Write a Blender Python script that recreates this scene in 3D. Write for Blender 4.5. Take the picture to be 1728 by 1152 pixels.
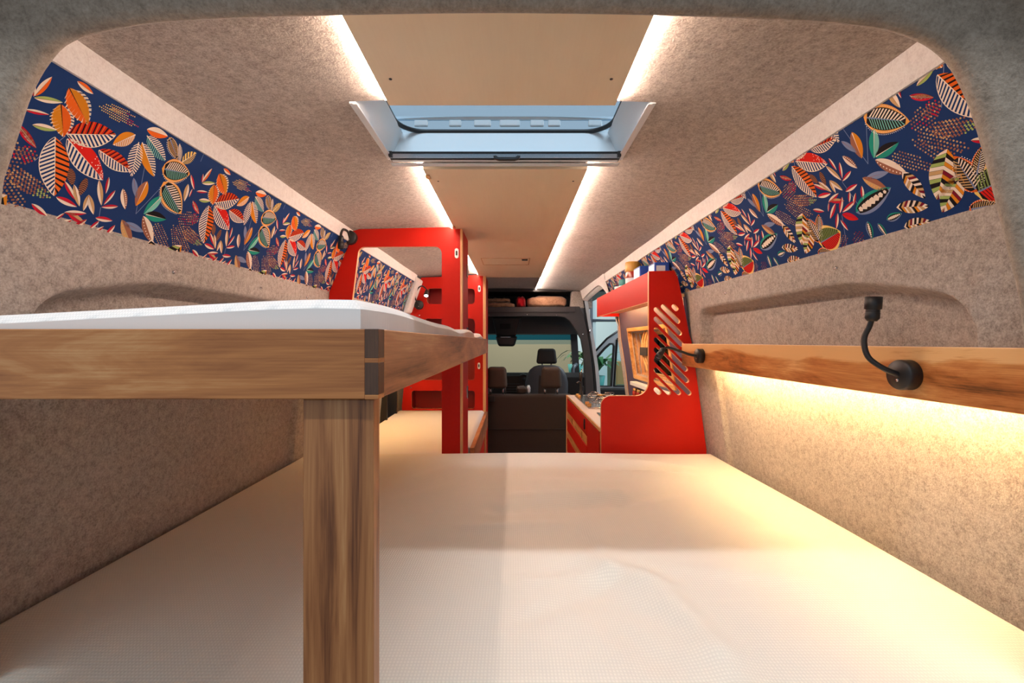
import bpy, bmesh, math, random
from mathutils import Vector, Matrix
random.seed(7)
R = math.radians
C = bpy.context.scene.collection
for o in list(bpy.data.objects): bpy.data.objects.remove(o)

# ------------------------------------------------------------------ camera, world, lights, exposure
# Units are metres; x to the right, y towards the cab, heights h are measured from the camera (1.35 m above the floor).
H0 = 1.35
cam_d = bpy.data.cameras.new('camera'); cam = bpy.data.objects.new('camera', cam_d); C.objects.link(cam)
cam_d.sensor_width = 36; cam_d.lens = 16; cam_d.clip_start = .02; cam_d.shift_x = -2/1728
cam.location = (0, 0, H0); cam.rotation_euler = (R(90), 0, 0)
bpy.context.scene.camera = cam
vs = bpy.context.scene.view_settings
vs.view_transform = 'Standard'; vs.look = 'None'; vs.gamma = 1; vs.use_curve_mapping = False
vs.exposure = 0.05
W = bpy.data.worlds.new('world'); bpy.context.scene.world = W; W.use_nodes = True
W.node_tree.nodes['Background'].inputs[0].default_value = (.80, .90, 1.0, 1)
W.node_tree.nodes['Background'].inputs[1].default_value = 0.62
def area(name, loc, rot, sx, sy, power, col):
    d = bpy.data.lights.new(name, 'AREA'); d.shape = 'RECTANGLE'; d.size = sx; d.size_y = sy
    d.energy = power; d.color = col
    o = bpy.data.objects.new(name, d); C.objects.link(o); o.location = loc; o.rotation_euler = rot; return o
# workshop ceiling tubes: one nearly above the open rear doors, the others above and beside the cab
area('workshop_tube_rear', (0, -.38, H0+2.6), (R(14), 0, 0), 2.6, .06, 66, (.92, .96, 1))
area('workshop_tube_side', (3.2, 5.2, H0+2.3), (0, R(35), 0), 1.2, 2.0, 120, (.85, .95, 1))
area('workshop_tube_front', (0, 8.0, H0+1.9), (0, 0, 0), 2.5, .3, 90, (1, .96, .82))

# ------------------------------------------------------------------ materials
MAT = {}
def srgb(r, g, b):
    f = lambda c: (c/255/12.92) if c/255 <= .04045 else ((c/255+.055)/1.055)**2.4
    return (f(r), f(g), f(b), 1)
def newmat(name):
    m = bpy.data.materials.new(name); m.use_nodes = True
    nt = m.node_tree; b = nt.nodes['Principled BSDF']; return m, nt, b
def nd(nt, t, **k):
    n = nt.nodes.new(t)
    for a, v in k.items(): setattr(n, a, v)
    return n
def plain(name, col, rough=.5, metal=0, spec=.5, emis=0, coat=0):
    m, nt, b = newmat(name)
    b.inputs['Base Color'].default_value = srgb(*col); b.inputs['Roughness'].default_value = rough
    b.inputs['Metallic'].default_value = metal; b.inputs['Specular IOR Level'].default_value = spec
    b.inputs['Coat Weight'].default_value = coat
    # a touch of grain so that nothing is a perfectly flat tone
    tc = nd(nt, 'ShaderNodeTexCoord'); n = nd(nt, 'ShaderNodeTexNoise'); n.inputs['Scale'].default_value = 60
    bm_ = nd(nt, 'ShaderNodeBump'); bm_.inputs['Strength'].default_value = .05; bm_.inputs['Distance'].default_value = .002
    nt.links.new(tc.outputs['Object'], n.inputs['Vector']); nt.links.new(n.outputs['Fac'], bm_.inputs['Height'])
    nt.links.new(bm_.outputs[0], b.inputs['Normal'])
    if emis:
        b.inputs['Emission Color'].default_value = srgb(*col); b.inputs['Emission Strength'].default_value = emis
    MAT[name] = m; return m
def felt(name, c0, c1, c2, scale=260, bump=.5):
    m, nt, b = newmat(name)
    tc = nd(nt, 'ShaderNodeTexCoord')
    n1 = nd(nt, 'ShaderNodeTexNoise'); n1.inputs['Scale'].default_value = scale; n1.inputs['Detail'].default_value = 3; n1.inputs['Roughness'].default_value = .7
    n2 = nd(nt, 'ShaderNodeTexNoise'); n2.inputs['Scale'].default_value = scale*.27; n2.inputs['Detail'].default_value = 4; n2.inputs['Roughness'].default_value=.65
    n3 = nd(nt, 'ShaderNodeTexNoise'); n3.inputs['Scale'].default_value = 5; n3.inputs['Detail'].default_value = 2
    r = nd(nt, 'ShaderNodeValToRGB'); e = r.color_ramp.elements
    e[0].position = .36; e[0].color = srgb(*c0); e[1].position = .66; e[1].color = srgb(*c2)
    x = e.new(.5); x.color = srgb(*c1)
    mx = nd(nt, 'ShaderNodeMix'); mx.data_type = 'FLOAT'; mx.inputs[0].default_value = .45
    mx2 = nd(nt, 'ShaderNodeMix'); mx2.data_type = 'FLOAT'; mx2.inputs[0].default_value = .12
    for n in (n1, n2, n3): nt.links.new(tc.outputs['Object'], n.inputs['Vector'])
    nt.links.new(n1.outputs['Fac'], mx.inputs[2]); nt.links.new(n2.outputs['Fac'], mx.inputs[3])
    nt.links.new(mx.outputs[0], mx2.inputs[2]); nt.links.new(n3.outputs['Fac'], mx2.inputs[3])
    nt.links.new(mx2.outputs[0], r.inputs[0]); nt.links.new(r.outputs[0], b.inputs['Base Color'])
    bm_ = nd(nt, 'ShaderNodeBump'); bm_.inputs['Strength'].default_value = bump; bm_.inputs['Distance'].default_value = .004
    nt.links.new(mx.outputs[0], bm_.inputs['Height']); nt.links.new(bm_.outputs[0], b.inputs['Normal'])
    b.inputs['Roughness'].default_value = 1; b.inputs['Specular IOR Level'].default_value = .1
    b.inputs['Sheen Weight'].default_value = .25
    MAT[name] = m; return m
def wood(name, cols, axis, scale=1.0, rough=.42, streak=9, seed=0, rings=False, sap=None):
    """axis: 0,1,2 = the grain runs along x, y or z"""
    m, nt, b = newmat(name)
    tc = nd(nt, 'ShaderNodeTexCoord'); mp = nd(nt, 'ShaderNodeMapping')
    s = [streak*scale]*3; s[axis] = 1.5*scale
    mp.inputs['Scale'].default_value = s; mp.inputs['Location'].default_value = (seed, seed*.7, seed*.3)
    n1 = nd(nt, 'ShaderNodeTexNoise'); n1.inputs['Scale'].default_value = 1.6; n1.inputs['Detail'].default_value = 9; n1.inputs['Distortion'].default_value = .7; n1.inputs['Roughness'].default_value = .62
    mp2 = nd(nt, 'ShaderNodeMapping'); s2 = [420*scale]*3; s2[axis] = 9*scale; mp2.inputs['Scale'].default_value = s2
    n2 = nd(nt, 'ShaderNodeTexNoise'); n2.inputs['Scale'].default_value = 1; n2.inputs['Detail'].default_value = 2
    nt.links.new(tc.outputs['Object'], mp.inputs[0]); nt.links.new(tc.outputs['Object'], mp2.inputs[0])
    nt.links.new(mp.outputs[0], n1.inputs['Vector']); nt.links.new(mp2.outputs[0], n2.inputs['Vector'])
    ml = nd(nt, 'ShaderNodeMath', operation='MULTIPLY'); ml.inputs[1].default_value = 3.0 if not rings else 6.0
    fr = nd(nt, 'ShaderNodeMath', operation='PINGPONG'); fr.inputs[1].default_value = 1
    nt.links.new(n1.outputs['Fac'], ml.inputs[0]); nt.links.new(ml.outputs[0], fr.inputs[0])
    mx = nd(nt, 'ShaderNodeMix'); mx.data_type = 'FLOAT'; mx.inputs[0].default_value = .38
    nt.links.new(fr.outputs[0], mx.inputs[2]); nt.links.new(n2.outputs['Fac'], mx.inputs[3])
    src = mx.outputs[0]
    if sap:
        sx = nd(nt, 'ShaderNodeSeparateXYZ'); nt.links.new(tc.outputs['Object'], sx.inputs[0])
        n5 = nd(nt, 'ShaderNodeTexNoise'); n5.inputs['Scale'].default_value = 2.2; n5.inputs['Detail'].default_value = 2; nt.links.new(tc.outputs['Object'], n5.inputs['Vector'])
        a1 = nd(nt, 'ShaderNodeMath', operation='MULTIPLY_ADD'); a1.inputs[1].default_value = .10; nt.links.new(n5.outputs['Fac'], a1.inputs[0]); nt.links.new(sx.outputs[2], a1.inputs[2])
        mr = nd(nt, 'ShaderNodeMapRange'); mr.interpolation_type = 'SMOOTHSTEP'; mr.inputs[1].default_value = sap[0]+.05; mr.inputs[2].default_value = sap[1]+.05; mr.inputs[3].default_value = 0; mr.inputs[4].default_value = .55
        nt.links.new(a1.outputs[0], mr.inputs[0])
        a2 = nd(nt, 'ShaderNodeMath', operation='ADD'); a2.use_clamp = True; nt.links.new(mx.outputs[0], a2.inputs[0]); nt.links.new(mr.outputs[0], a2.inputs[1]); src = a2.outputs[0]
    r = nd(nt, 'ShaderNodeValToRGB'); e = r.color_ramp.elements
    e[0].position = .15; e[0].color = srgb(*cols[0]); e[1].position = .85; e[1].color = srgb(*cols[-1])
    for i, c in enumerate(cols[1:-1]):
        x = e.new(.15+.7*(i+1)/(len(cols)-1)); x.color = srgb(*c)
    nt.links.new(src, r.inputs[0]); nt.links.new(r.outputs[0], b.inputs['Base Color'])
    bm_ = nd(nt, 'ShaderNodeBump'); bm_.inputs['Strength'].default_value = .12; bm_.inputs['Distance'].default_value = .001
    nt.links.new(n2.outputs['Fac'], bm_.inputs['Height']); nt.links.new(bm_.outputs[0], b.inputs['Normal'])
    b.inputs['Roughness'].default_value = rough
    MAT[name] = m; return m
def waffle(name, col, scale=1.0):
    m, nt, b = newmat(name)
    tc = nd(nt, 'ShaderNodeTexCoord')
    w1 = nd(nt, 'ShaderNodeTexWave', bands_direction='X'); w2 = nd(nt, 'ShaderNodeTexWave', bands_direction='Y')
    for w in (w1, w2):
        w.inputs['Scale'].default_value = 58*scale; w.inputs['Distortion'].default_value = .6; w.inputs['Detail'].default_value = 0
        nt.links.new(tc.outputs['Object'], w.inputs['Vector'])
    w2.inputs['Scale'].default_value = 46*scale
    mu = nd(nt, 'ShaderNodeMath', operation='MULTIPLY')
    nt.links.new(w1.outputs['Fac'], mu.inputs[0]); nt.links.new(w2.outputs['Fac'], mu.inputs[1])
    bm_ = nd(nt, 'ShaderNodeBump'); bm_.inputs['Strength'].default_value = .45; bm_.inputs['Distance'].default_value = .0012
    nt.links.new(mu.outputs[0], bm_.inputs['Height']); nt.links.new(bm_.outputs[0], b.inputs['Normal'])
    r = nd(nt, 'ShaderNodeValToRGB'); e = r.color_ramp.elements
    e[0].color = srgb(*[c*.95 for c in col]); e[1].color = srgb(*col); e[1].position = .6
    nt.links.new(mu.outputs[0], r.inputs[0]); nt.links.new(r.outputs[0], b.inputs['Base Color'])
    b.inputs['Roughness'].default_value = .9; b.inputs['Specular IOR Level'].default_value = .2; b.inputs['Sheen Weight'].default_value = .15
    MAT[name] = m; return m
def glow(name, col, strength):
    m = bpy.data.materials.new(name); m.use_nodes = True; nt = m.node_tree
    nt.nodes.remove(nt.nodes['Principled BSDF'])
    e = nd(nt, 'ShaderNodeEmission'); e.inputs[0].default_value = srgb(*col); e.inputs[1].default_value = strength
    nt.links.new(e.outputs[0], nt.nodes['Material Output'].inputs[0]); MAT[name] = m; return m
def glass(name, col, rough=0, alpha=.25):
    m = bpy.data.materials.new(name); m.use_nodes = True; nt = m.node_tree
    nt.nodes.remove(nt.nodes['Principled BSDF'])
    t = nd(nt, 'ShaderNodeBsdfTransparent'); t.inputs[0].default_value = srgb(*col)
    g = nd(nt, 'ShaderNodeBsdfGlossy'); g.inputs['Roughness'].default_value = .03 + rough
    fr = nd(nt, 'ShaderNodeFresnel'); fr.inputs[0].default_value = 1.12
    mx = nd(nt, 'ShaderNodeMixShader')
    nt.links.new(fr.outputs[0], mx.inputs[0]); nt.links.new(t.outputs[0], mx.inputs[1]); nt.links.new(g.outputs[0], mx.inputs[2])
    nt.links.new(mx.outputs[0], nt.nodes['Material Output'].inputs[0]); MAT[name] = m; return m

felt('felt_wall', (128, 120, 111), (170, 160, 151), (200, 192, 183))
felt('felt_ceiling', (130, 119, 109), (172, 160, 150), (204, 194, 184), 230)
felt('felt_light', (214, 206, 202), (230, 224, 220), (240, 236, 232), 260, .25)
felt('felt_frame', (124, 111, 98), (148, 134, 119), (168, 154, 139), 210)
felt('bag_fabric', (150, 110, 85), (190, 145, 115), (205, 165, 135), 90, .2)
felt('red_cloth', (150, 10, 20), (185, 20, 32), (205, 40, 45), 90, .2)
wood('walnut_x', [(88, 44, 16), (150, 90, 44), (178, 114, 60), (204, 150, 96)], 0, 1.0, streak=12, seed=3)
wood('walnut_y', [(86, 48, 26), (142, 92, 58), (168, 114, 76), (190, 144, 100)], 1, 1.0, streak=10, seed=5)
wood('walnut_z', [(90, 48, 22), (144, 90, 50), (168, 112, 66), (192, 142, 92)], 2, 1.0, streak=26, seed=9)
wood('walnut_end', [(60, 38, 24), (86, 56, 36), (104, 70, 46)], 2, 2.0, streak=4, seed=2)
wood('rail_wood', [(80, 42, 16), (166, 98, 48), (198, 134, 76), (226, 176, 118)], 1, 1.3, streak=9, seed=14.3, rough=.35, sap=(.062, .082))
wood('oak', [(170, 120, 66), (206, 158, 98), (226, 184, 124)], 1, 1.5, streak=14, seed=1)
wood('ply_edge', [(180, 128, 80), (214, 164, 112), (232, 190, 140)], 2, 1.0, streak=40, seed=4)
wood('ceiling_board', [(236, 214, 182), (240, 220, 188), (243, 224, 194)], 1, .5, streak=6, seed=6, rough=.5)
waffle('mattress_cloth', (232, 225, 212))
waffle('mattress_plain', (232, 228, 224), 1.6)
plain('red_board', (180, 24, 10), .5, spec=.2)
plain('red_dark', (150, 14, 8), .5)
plain('blue_board', (84, 76, 104), .45)
plain('black_plastic', (26, 25, 26), .45)
plain('black_soft', (30, 27, 26), .8)
plain('dark_grey_plastic', (58, 56, 58), .6)
plain('seat_fabric', (52, 42, 36), .95)
plain('seat_leather', (60, 62, 68), .5)
plain('headrest_fabric', (62, 50, 42), .9)
plain('white_plastic', (225, 230, 232), .35)
plain('paint_grey', (196, 204, 210), .25, spec=.6)
plain('paint_mid', (96, 104, 114), .35)
plain('steel', (190, 190, 192), .25, metal=1)
plain('brass', (208, 160, 96), .3, metal=1)
plain('worktop_white', (222, 212, 206), .35)
plain('wall_outside', (162, 146, 118), .9)
plain('wall_side', (188, 206, 208), .8)
plain('floor_grey', (110, 110, 112), .5)
plain('van_floor', (90, 84, 78), .6)
plain('cardboard', (190, 150, 96), .9)
plain('olive_board', (118, 128, 100), .8)
plain('leaf_green', (40, 110, 50), .5)
plain('pot_teal', (90, 170, 165), .5)
plain('blue_pack', (28, 74, 168), .4)
plain('white_pack', (230, 230, 235), .4)
plain('yellow_lid', (190, 140, 50), .35)
plain('orange_label', (210, 90, 40), .5)
plain('teal_pack', (60, 140, 140), .5)
plain('jar_red', (150, 40, 25), .25)
plain('lens', (90, 96, 120), .1)
glow('led_white', (255, 224, 204), 122.0)
glow('led_warm', (255, 210, 148), 128.0)
glow('led_shelf', (255, 205, 140), 110.0)
glow('lamp_glow', (255, 244, 225), 60)
glass('window_glass', (236, 246, 248))
glass('dome_glass', (196, 220, 236))
glass('tint_glass', (40, 120, 165))
PAL = dict(navy=(22, 50, 100), cream=(240, 222, 202), red=(206, 30, 22), crimson=(190, 20, 44), orange=(228, 100, 28), amber=(212, 132, 30),
           black=(24, 18, 22), tan=(200, 160, 110), brown=(150, 96, 74), green=(160, 180, 100), olive=(120, 140, 74), teal=(28, 140, 122),
           slate=(120, 134, 170), yellow=(240, 205, 110), white=(245, 240, 236), lteal=(120, 190, 175), maroon=(120, 16, 40), gold=(235, 165, 80))
PALK = list(PAL)
for k in PALK: plain('print_'+k, PAL[k], .85, spec=.15)

# ------------------------------------------------------------------ mesh helpers
class MB:
    def __init__(s): s.v = []; s.f = []; s.m = []; s.sm = []
    def add(s, vs_, fs, mi=0, smooth=False):
        n = len(s.v); s.v += [tuple(p) for p in vs_]
        for f in fs: s.f.append(tuple(i+n for i in f)); s.m.append(mi); s.sm.append(smooth)
        return s
    def box(s, x0, x1, y0, y1, z0, z1, mi=0):
        v = [(x, y, z) for x in (x0, x1) for y in (y0, y1) for z in (z0, z1)]
        return s.add(v, [(0,1,3,2),(4,6,7,5),(0,4,5,1),(2,3,7,6),(0,2,6,4),(1,5,7,3)], mi)
    def hexa(s, a, b, mi=0):
        """a, b: two quads (lists of four points) joined"""
        return s.add(list(a)+list(b), [(3,2,1,0),(4,5,6,7),(0,1,5,4),(1,2,6,5),(2,3,7,6),(3,0,4,7)], mi)
    def prism(s, poly, d, mi=0, smooth=False):
        """poly: 3-D points of a planar outline, d: extrusion vector"""
        n = len(poly); d = Vector(d); a = [Vector(p) for p in poly]
        s.add(a+[p+d for p in a], [tuple(range(n))[::-1], tuple(range(n, 2*n))], mi)
        return s.add(a+[p+d for p in a], [(i, (i+1)%n, (i+1)%n+n, i+n) for i in range(n)], mi, smooth)
    def tube(s, pts, r, seg=12, mi=0, caps=True):
        pts = [Vector(p) for p in pts]; rs = r if isinstance(r, (list, tuple)) else [r]*len(pts)
        rings = []; up = Vector((0, 0, 1))
        t0 = (pts[1]-pts[0]).normalized()
        if abs(t0.dot(up)) > .95: up = Vector((0, 1, 0))
        nrm = t0.cross(up).normalized()
        for i, p in enumerate(pts):
            t = (pts[min(i+1, len(pts)-1)]-pts[max(i-1, 0)]).normalized()
            nrm = (nrm - t*nrm.dot(t)).normalized(); bn = t.cross(nrm)
            rings.append([p+(nrm*math.cos(2*math.pi*k/seg)+bn*math.sin(2*math.pi*k/seg))*rs[i] for k in range(seg)])
        v = [q for ring in rings for q in ring]; f = []
        for i in range(len(pts)-1):
            for k in range(seg):
                f.append((i*seg+k, i*seg+(k+1)%seg, (i+1)*seg+(k+1)%seg, (i+1)*seg+k))
        s.add(v, f, mi, True)
        if caps:
            s.add(rings[0], [tuple(range(seg))], mi); s.add(rings[-1], [tuple(range(seg))[::-1]], mi)
        return s
    def lathe(s, prof, c, axis=(0, 0, 1), seg=24, mi=0):
        """prof: list of (radius, distance along the axis)"""
        a = Vector(axis).normalized(); u = a.orthogonal().normalized(); w = a.cross(u); c = Vector(c); v = []; f = []
        for r, t in prof:
            for k in range(seg):
                an = 2*math.pi*k/seg; v.append(c+a*t+(u*math.cos(an)+w*math.sin(an))*r)
        for i in range(len(prof)-1):
            for k in range(seg): f.append((i*seg+k, i*seg+(k+1)%seg, (i+1)*seg+(k+1)%seg, (i+1)*seg+k))
        return s.add(v, f, mi, True)
    def grid(s, fn, nu, nv, mi=0, skip=None, smooth=True, flip=False):
        v = [fn(i, j) for i in range(nu+1) for j in range(nv+1)]; f = []
        for i in range(nu):
            for j in range(nv):
                if skip and skip(i, j): continue
                q = (i*(nv+1)+j, (i+1)*(nv+1)+j, (i+1)*(nv+1)+j+1, i*(nv+1)+j+1)
                f.append(q[::-1] if flip else q)
        return s.add(v, f, mi, smooth)
    def build(s, name, mat, parent=None, bevel=0, seg=2, sharp=False):
        off = Vector((0, 0, 0))
        p = parent
        while p: off += p.location; p = p.parent
        me = bpy.data.meshes.new(name)
        me.from_pydata([Vector(q)-off for q in s.v], [], s.f)
        mats = mat if isinstance(mat, list) else [mat]
        for k in mats: me.materials.append(MAT[k])
        for i, p_ in enumerate(me.polygons): p_.material_index = s.m[i]; p_.use_smooth = s.sm[i]
        bm = bmesh.new(); bm.from_mesh(me)
        bmesh.ops.remove_doubles(bm, verts=bm.verts, dist=1e-6)
        if not sharp: bmesh.ops.recalc_face_normals(bm, faces=bm.faces)
        bm.to_mesh(me); bm.free()
        o = bpy.data.objects.new(name, me); C.objects.link(o)
        if parent: o.parent = parent
        if bevel:
            b = o.modifiers.new('bevel', 'BEVEL'); b.width = bevel; b.segments = seg; b.limit_method = 'ANGLE'; b.angle_limit = R(35)
            b.harden_normals = False
        return o
def Z(h): return H0+h
def P(x, y, h): return Vector((x, y, H0+h))
def thing(name, label, cat, loc, group=None):
    o = bpy.data.objects.new(name, None); C.objects.link(o); o.location = loc; o.empty_display_size = .05
    o['label'] = label; o['category'] = cat
    if group: o['group'] = group
    return o
def tag(o, label, cat, group=None):
    o['label'] = label; o['category'] = cat
    if group: o['group'] = group
    return o
def struct(o): o['kind'] = 'structure'; return o
def copytree(o, parent=None):
    c = o.copy(); C.objects.link(c)
    if parent: c.parent = parent
    for ch in list(o.children): copytree(ch, c)
    return c
def ss(a, b, x):
    t = max(0, min(1, (x-a)/(b-a))); return t*t*(3-2*t)
def lerp(tab, x):
    if x <= tab[0][0]: return tab[0][1]
    for (a, p), (b, q) in zip(tab, tab[1:]):
        if x <= b: return p+(q-p)*(x-a)/(b-a)
    return tab[-1][1]
PR = [(-1.35, .86), (-.75, .89), (-.49, .88), (-.12, .83), (0, .812), (.228, .80), (.26, .786), (.455, .70), (.51, .69)]
PL = [(-1.35, .89), (-.75, .915), (-.49, .905), (-.12, .87), (0, .855), (.225, .84), (.26, .825), (.455, .745), (.51, .74)]
def wallx(side, h): return lerp(PR, h) if side > 0 else -lerp(PL, h)
def ceil_h(x):
    t = (x+.02)/.73; return .508+.030*(1-min(1, t*t))

# ------------------------------------------------------------------ the shell
def rrect_d(y, h, y0, y1, h0, h1, r):
    """signed distance to a rounded rectangle, negative inside"""
    cy, ch = (y0+y1)/2, (h0+h1)/2; dx = abs(y-cy)-(y1-y0)/2+r; dh = abs(h-ch)-(h1-h0)/2+r
    return math.hypot(max(dx, 0), max(dh, 0))+min(max(dx, dh), 0)-r
def recess(y, h):
    d = 0
    # long pressed recess above the rail height
    ta = max(0, (1.10-y))*.5
    k = rrect_d(y, h, .80, 1.98, -.45, .140-.30*max(0, 1.12-y)**1.35, .07)
    q_ = max(0, min(1, (.004-k)/.022)); up = (q_*.85+.15*ss(0, 1, q_)) * ss(-.075, -.05, h)
    d += .052*up
    # lower pressed field
    k2 = rrect_d(y, h, .60, 1.86, -1.2, -.055, .03)
    d += .016*ss(.010, -.010, k2)
    return d
def frange(a, b, n): return [a+(b-a)*i/n for i in range(n+1)]
HS = frange(-1.33, -.55, 14)[:-1]+frange(-.55, .2, 110)[:-1]+frange(.2, .23, 4)
def wall(side, y0, y1, name, hole=None):
    YS = frange(y0, min(2.1, y1), 220)+frange(2.1, y1, 60)[1:]
    if hole:
        for e_ in hole[:2]:
            k = min(range(len(YS)), key=lambda i: abs(YS[i]-e_)); YS[k] = e_
    m = MB()
    def fn(i, j):
        y, h = YS[i], HS[j]; return (wallx(side, h)+side*recess(y, h), y, Z(h))
    sk = None
    if hole:
        sk = lambda i, j: hole[0] <= (YS[i]+YS[i+1])/2 <= hole[1] and hole[2] <= (HS[j]+HS[j+1])/2 <= hole[3]
    m.grid(fn, len(YS)-1, len(HS)-1, skip=sk)
    o = m.build(name, 'felt_wall'); struct(o); return o
WL = wall(-1, .658, 4.6, 'wall_left', (3.12, 3.36, -.6, -.1))
WR = wall(1, .658, 3.52, 'wall_right', (2.36, 3.09, -.215, .055))
MB().tube([P(wallx(-1, h)-.004, 1.872, h) for h in (-.05, -.2, -.35, -.5, -.6)], .0035, 6).build('seam', 'black_soft', WL)
# screws in the felt walls
def screw_thing(side, y, h, label):
    x = wallx(side, h)
    tag(MB().lathe([(0, .004), (.003, .0035), (.005, .001), (.005, -.002)], P(x-side*.0, y, h), (-side, 0, 0), 10).build('wall_screw', 'steel'), label, 'screw')
screw_thing(-1, 1.13, .172, 'small bright screw head in left felt wall near the open rear end')
screw_thing(-1, 1.52, .178, 'small bright screw head in left felt wall midway along the bunk')
screw_thing(-1, 1.86, .18, 'small bright screw head in left felt wall nearest the red partition')
screw_thing(1, 1.13, .182, 'small bright screw head in right felt wall under the leafy fabric')
screw_thing(1, 1.72, .182, 'dark small screw head in right felt wall beside the red kitchen panel')

# ceiling, with the skylight opening and the pale band along both edges
SKX0, SKX1, SKY0, SKY1 = -.352, .305, 1.01, 1.325
XS = sorted(set([-.742+i*.0371 for i in range(41)] + [SKX0, SKX1]))
XS = [x for x in XS if x < .691]+[.691]
YS = frange(.658, SKY0, 12)+frange(SKY0, SKY1, 8)[1:]+frange(SKY1, 4.62, 60)[1:]
m = MB()
m.grid(lambda i, j: (XS[i], YS[j], Z(ceil_h(XS[i])+ (.0012*math.sin(YS[j]*9+XS[i]*5)))), len(XS)-1, len(YS)-1,
       skip=lambda i, j: SKX0 <= (XS[i]+XS[i+1])/2 <= SKX1 and SKY0 <= (YS[j]+YS[j+1])/2 <= SKY1)
struct(m.build('ceiling', 'felt_ceiling'))
# outer roof skin keeps stray light out
m = MB().box(-1.0, SKX0-.02, .6, 4.7, Z(.60), Z(.62)); m.box(SKX1+.02, 1.0, .6, 4.7, Z(.60), Z(.62))
m.box(SKX0-.02, SKX1+.02, .6, SKY0-.02, Z(.60), Z(.62)); m.box(SKX0-.02, SKX1+.02, SKY1+.03, 4.7, Z(.60), Z(.62))
m.box(-1.02, -1.0, .6, 3.05, Z(-1.35), Z(.62)); m.box(-1.02, -1.0, 3.45, 4.7, Z(-1.35), Z(.62)); m.box(1.0, 1.02, .6, 2.3, Z(-1.35), Z(.62)); m.box(1.0, 1.02, 3.15, 3.52, Z(-1.35), Z(.62))
struct(m.build('trim_1', 'paint_grey'))
for side, n, ye in ((-1, 'trim_2', 3.5), (1, 'trim_3', 4.6)):
    xa, xb = wallx(side, .455), wallx(side, .51)
    m = MB().add([(xa-side*.004, .66, Z(.452)), (xa-side*.004, ye, Z(.452)), (xb-side*.004, ye, Z(.512)), (xb-side*.004, .66, Z(.512)),
                  (xa+side*.02, .66, Z(.452)), (xa+side*.02, ye, Z(.452)), (xb+side*.02, ye, Z(.512)), (xb+side*.02, .66, Z(.512))],
                 [(0,1,2,3),(7,6,5,4),(0,4,5,1),(1,5,6,2),(2,6,7,3),(3,7,4,0)])
    struct(m.build(n, 'felt_light'))
struct(MB().box(-.95, .95, .3, 6.2, Z(-1.37), Z(-1.35)).build('floor', 'van_floor'))

# rear door frame: a soft felt-covered hoop
ring = [(-.745,-.75), (-.748,-.4), (-.745,-.1), (-.742,.1), (-.733,.217), (-.725,.25), (-.708,.302), (-.690,.355), (-.665,.399), (-.631,.430), (-.557,.449), (-.469,.459), (-.245,.467), (-.022,.470),
        (.198,.467), (.40,.459), (.50,.451), (.565,.436), (.610,.410), (.636,.375), (.660,.318), (.680,.247), (.697,.180), (.713,.115), (.728,.047), (.738,-.1), (.745,-.4), (.745,-.75)]
def smooth_path(p, n):
    out = []
    for i in range(len(p)-1):
        a, b, c, d = p[max(i-1, 0)], p[i], p[i+1], p[min(i+2, len(p)-1)]
        for k in range(n):
            t = k/n
            out.append(tuple(.5*((2*b[j])+(-a[j]+c[j])*t+(2*a[j]-5*b[j]+4*c[j]-d[j])*t*t+(-a[j]+3*b[j]-3*c[j]+d[j])*t**3) for j in range(len(b))))
    out.append(p[-1]); return out
rp = smooth_path(ring, 4)
prof = [(.075, .672), (.030, .668), (.010, .662), (.003, .656), (.0, .648), (.003, .640), (.010, .634), (.022, .630), (.045, .627), (.075, .624), (.088, .618), (.094, .606), (.096, .575)]
def ringpt(i, j):
    a = Vector(rp[max(i-1, 0)]); b = Vector(rp[min(i+1, len(rp)-1)]); t = (b-a).normalized(); n = Vector((-t.y, t.x))
    k = 1.0
    off, y = prof[j]; p = Vector(rp[i])+n*off*k
    return (p.x, y, Z(p.y))
struct(MB().grid(ringpt, len(rp)-1, len(prof)-1).build('trim_4', 'felt_frame'))
def sealpt(i, j):
    a = Vector(rp[max(i-1, 0)]); b = Vector(rp[min(i+1, len(rp)-1)]); t = (b-a).normalized(); n = Vector((-t.y, t.x))
    an = 2*math.pi*j/10; p = Vector(rp[i])+n*(.108+.016*math.cos(an)); return (p.x, .59+.016*math.sin(an), Z(p.y))
tag(MB().grid(sealpt, len(rp)-1, 10).build('door_seal', 'black_plastic'), 'black rubber seal around the felt-covered rear door frame', 'door seal')
# outer body around the seal
def bodypt(i, j):
    a = Vector(rp[max(i-1, 0)]); b = Vector(rp[min(i+1, len(rp)-1)]); t = (b-a).normalized(); n = Vector((-t.y, t.x))
    off = (.12, .30)[j]; p = Vector(rp[i])+n*off; return (p.x, .60, Z(p.y))
struct(MB().grid(bodypt, len(rp)-1, 1).build('trim_5', 'paint_mid'))

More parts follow.
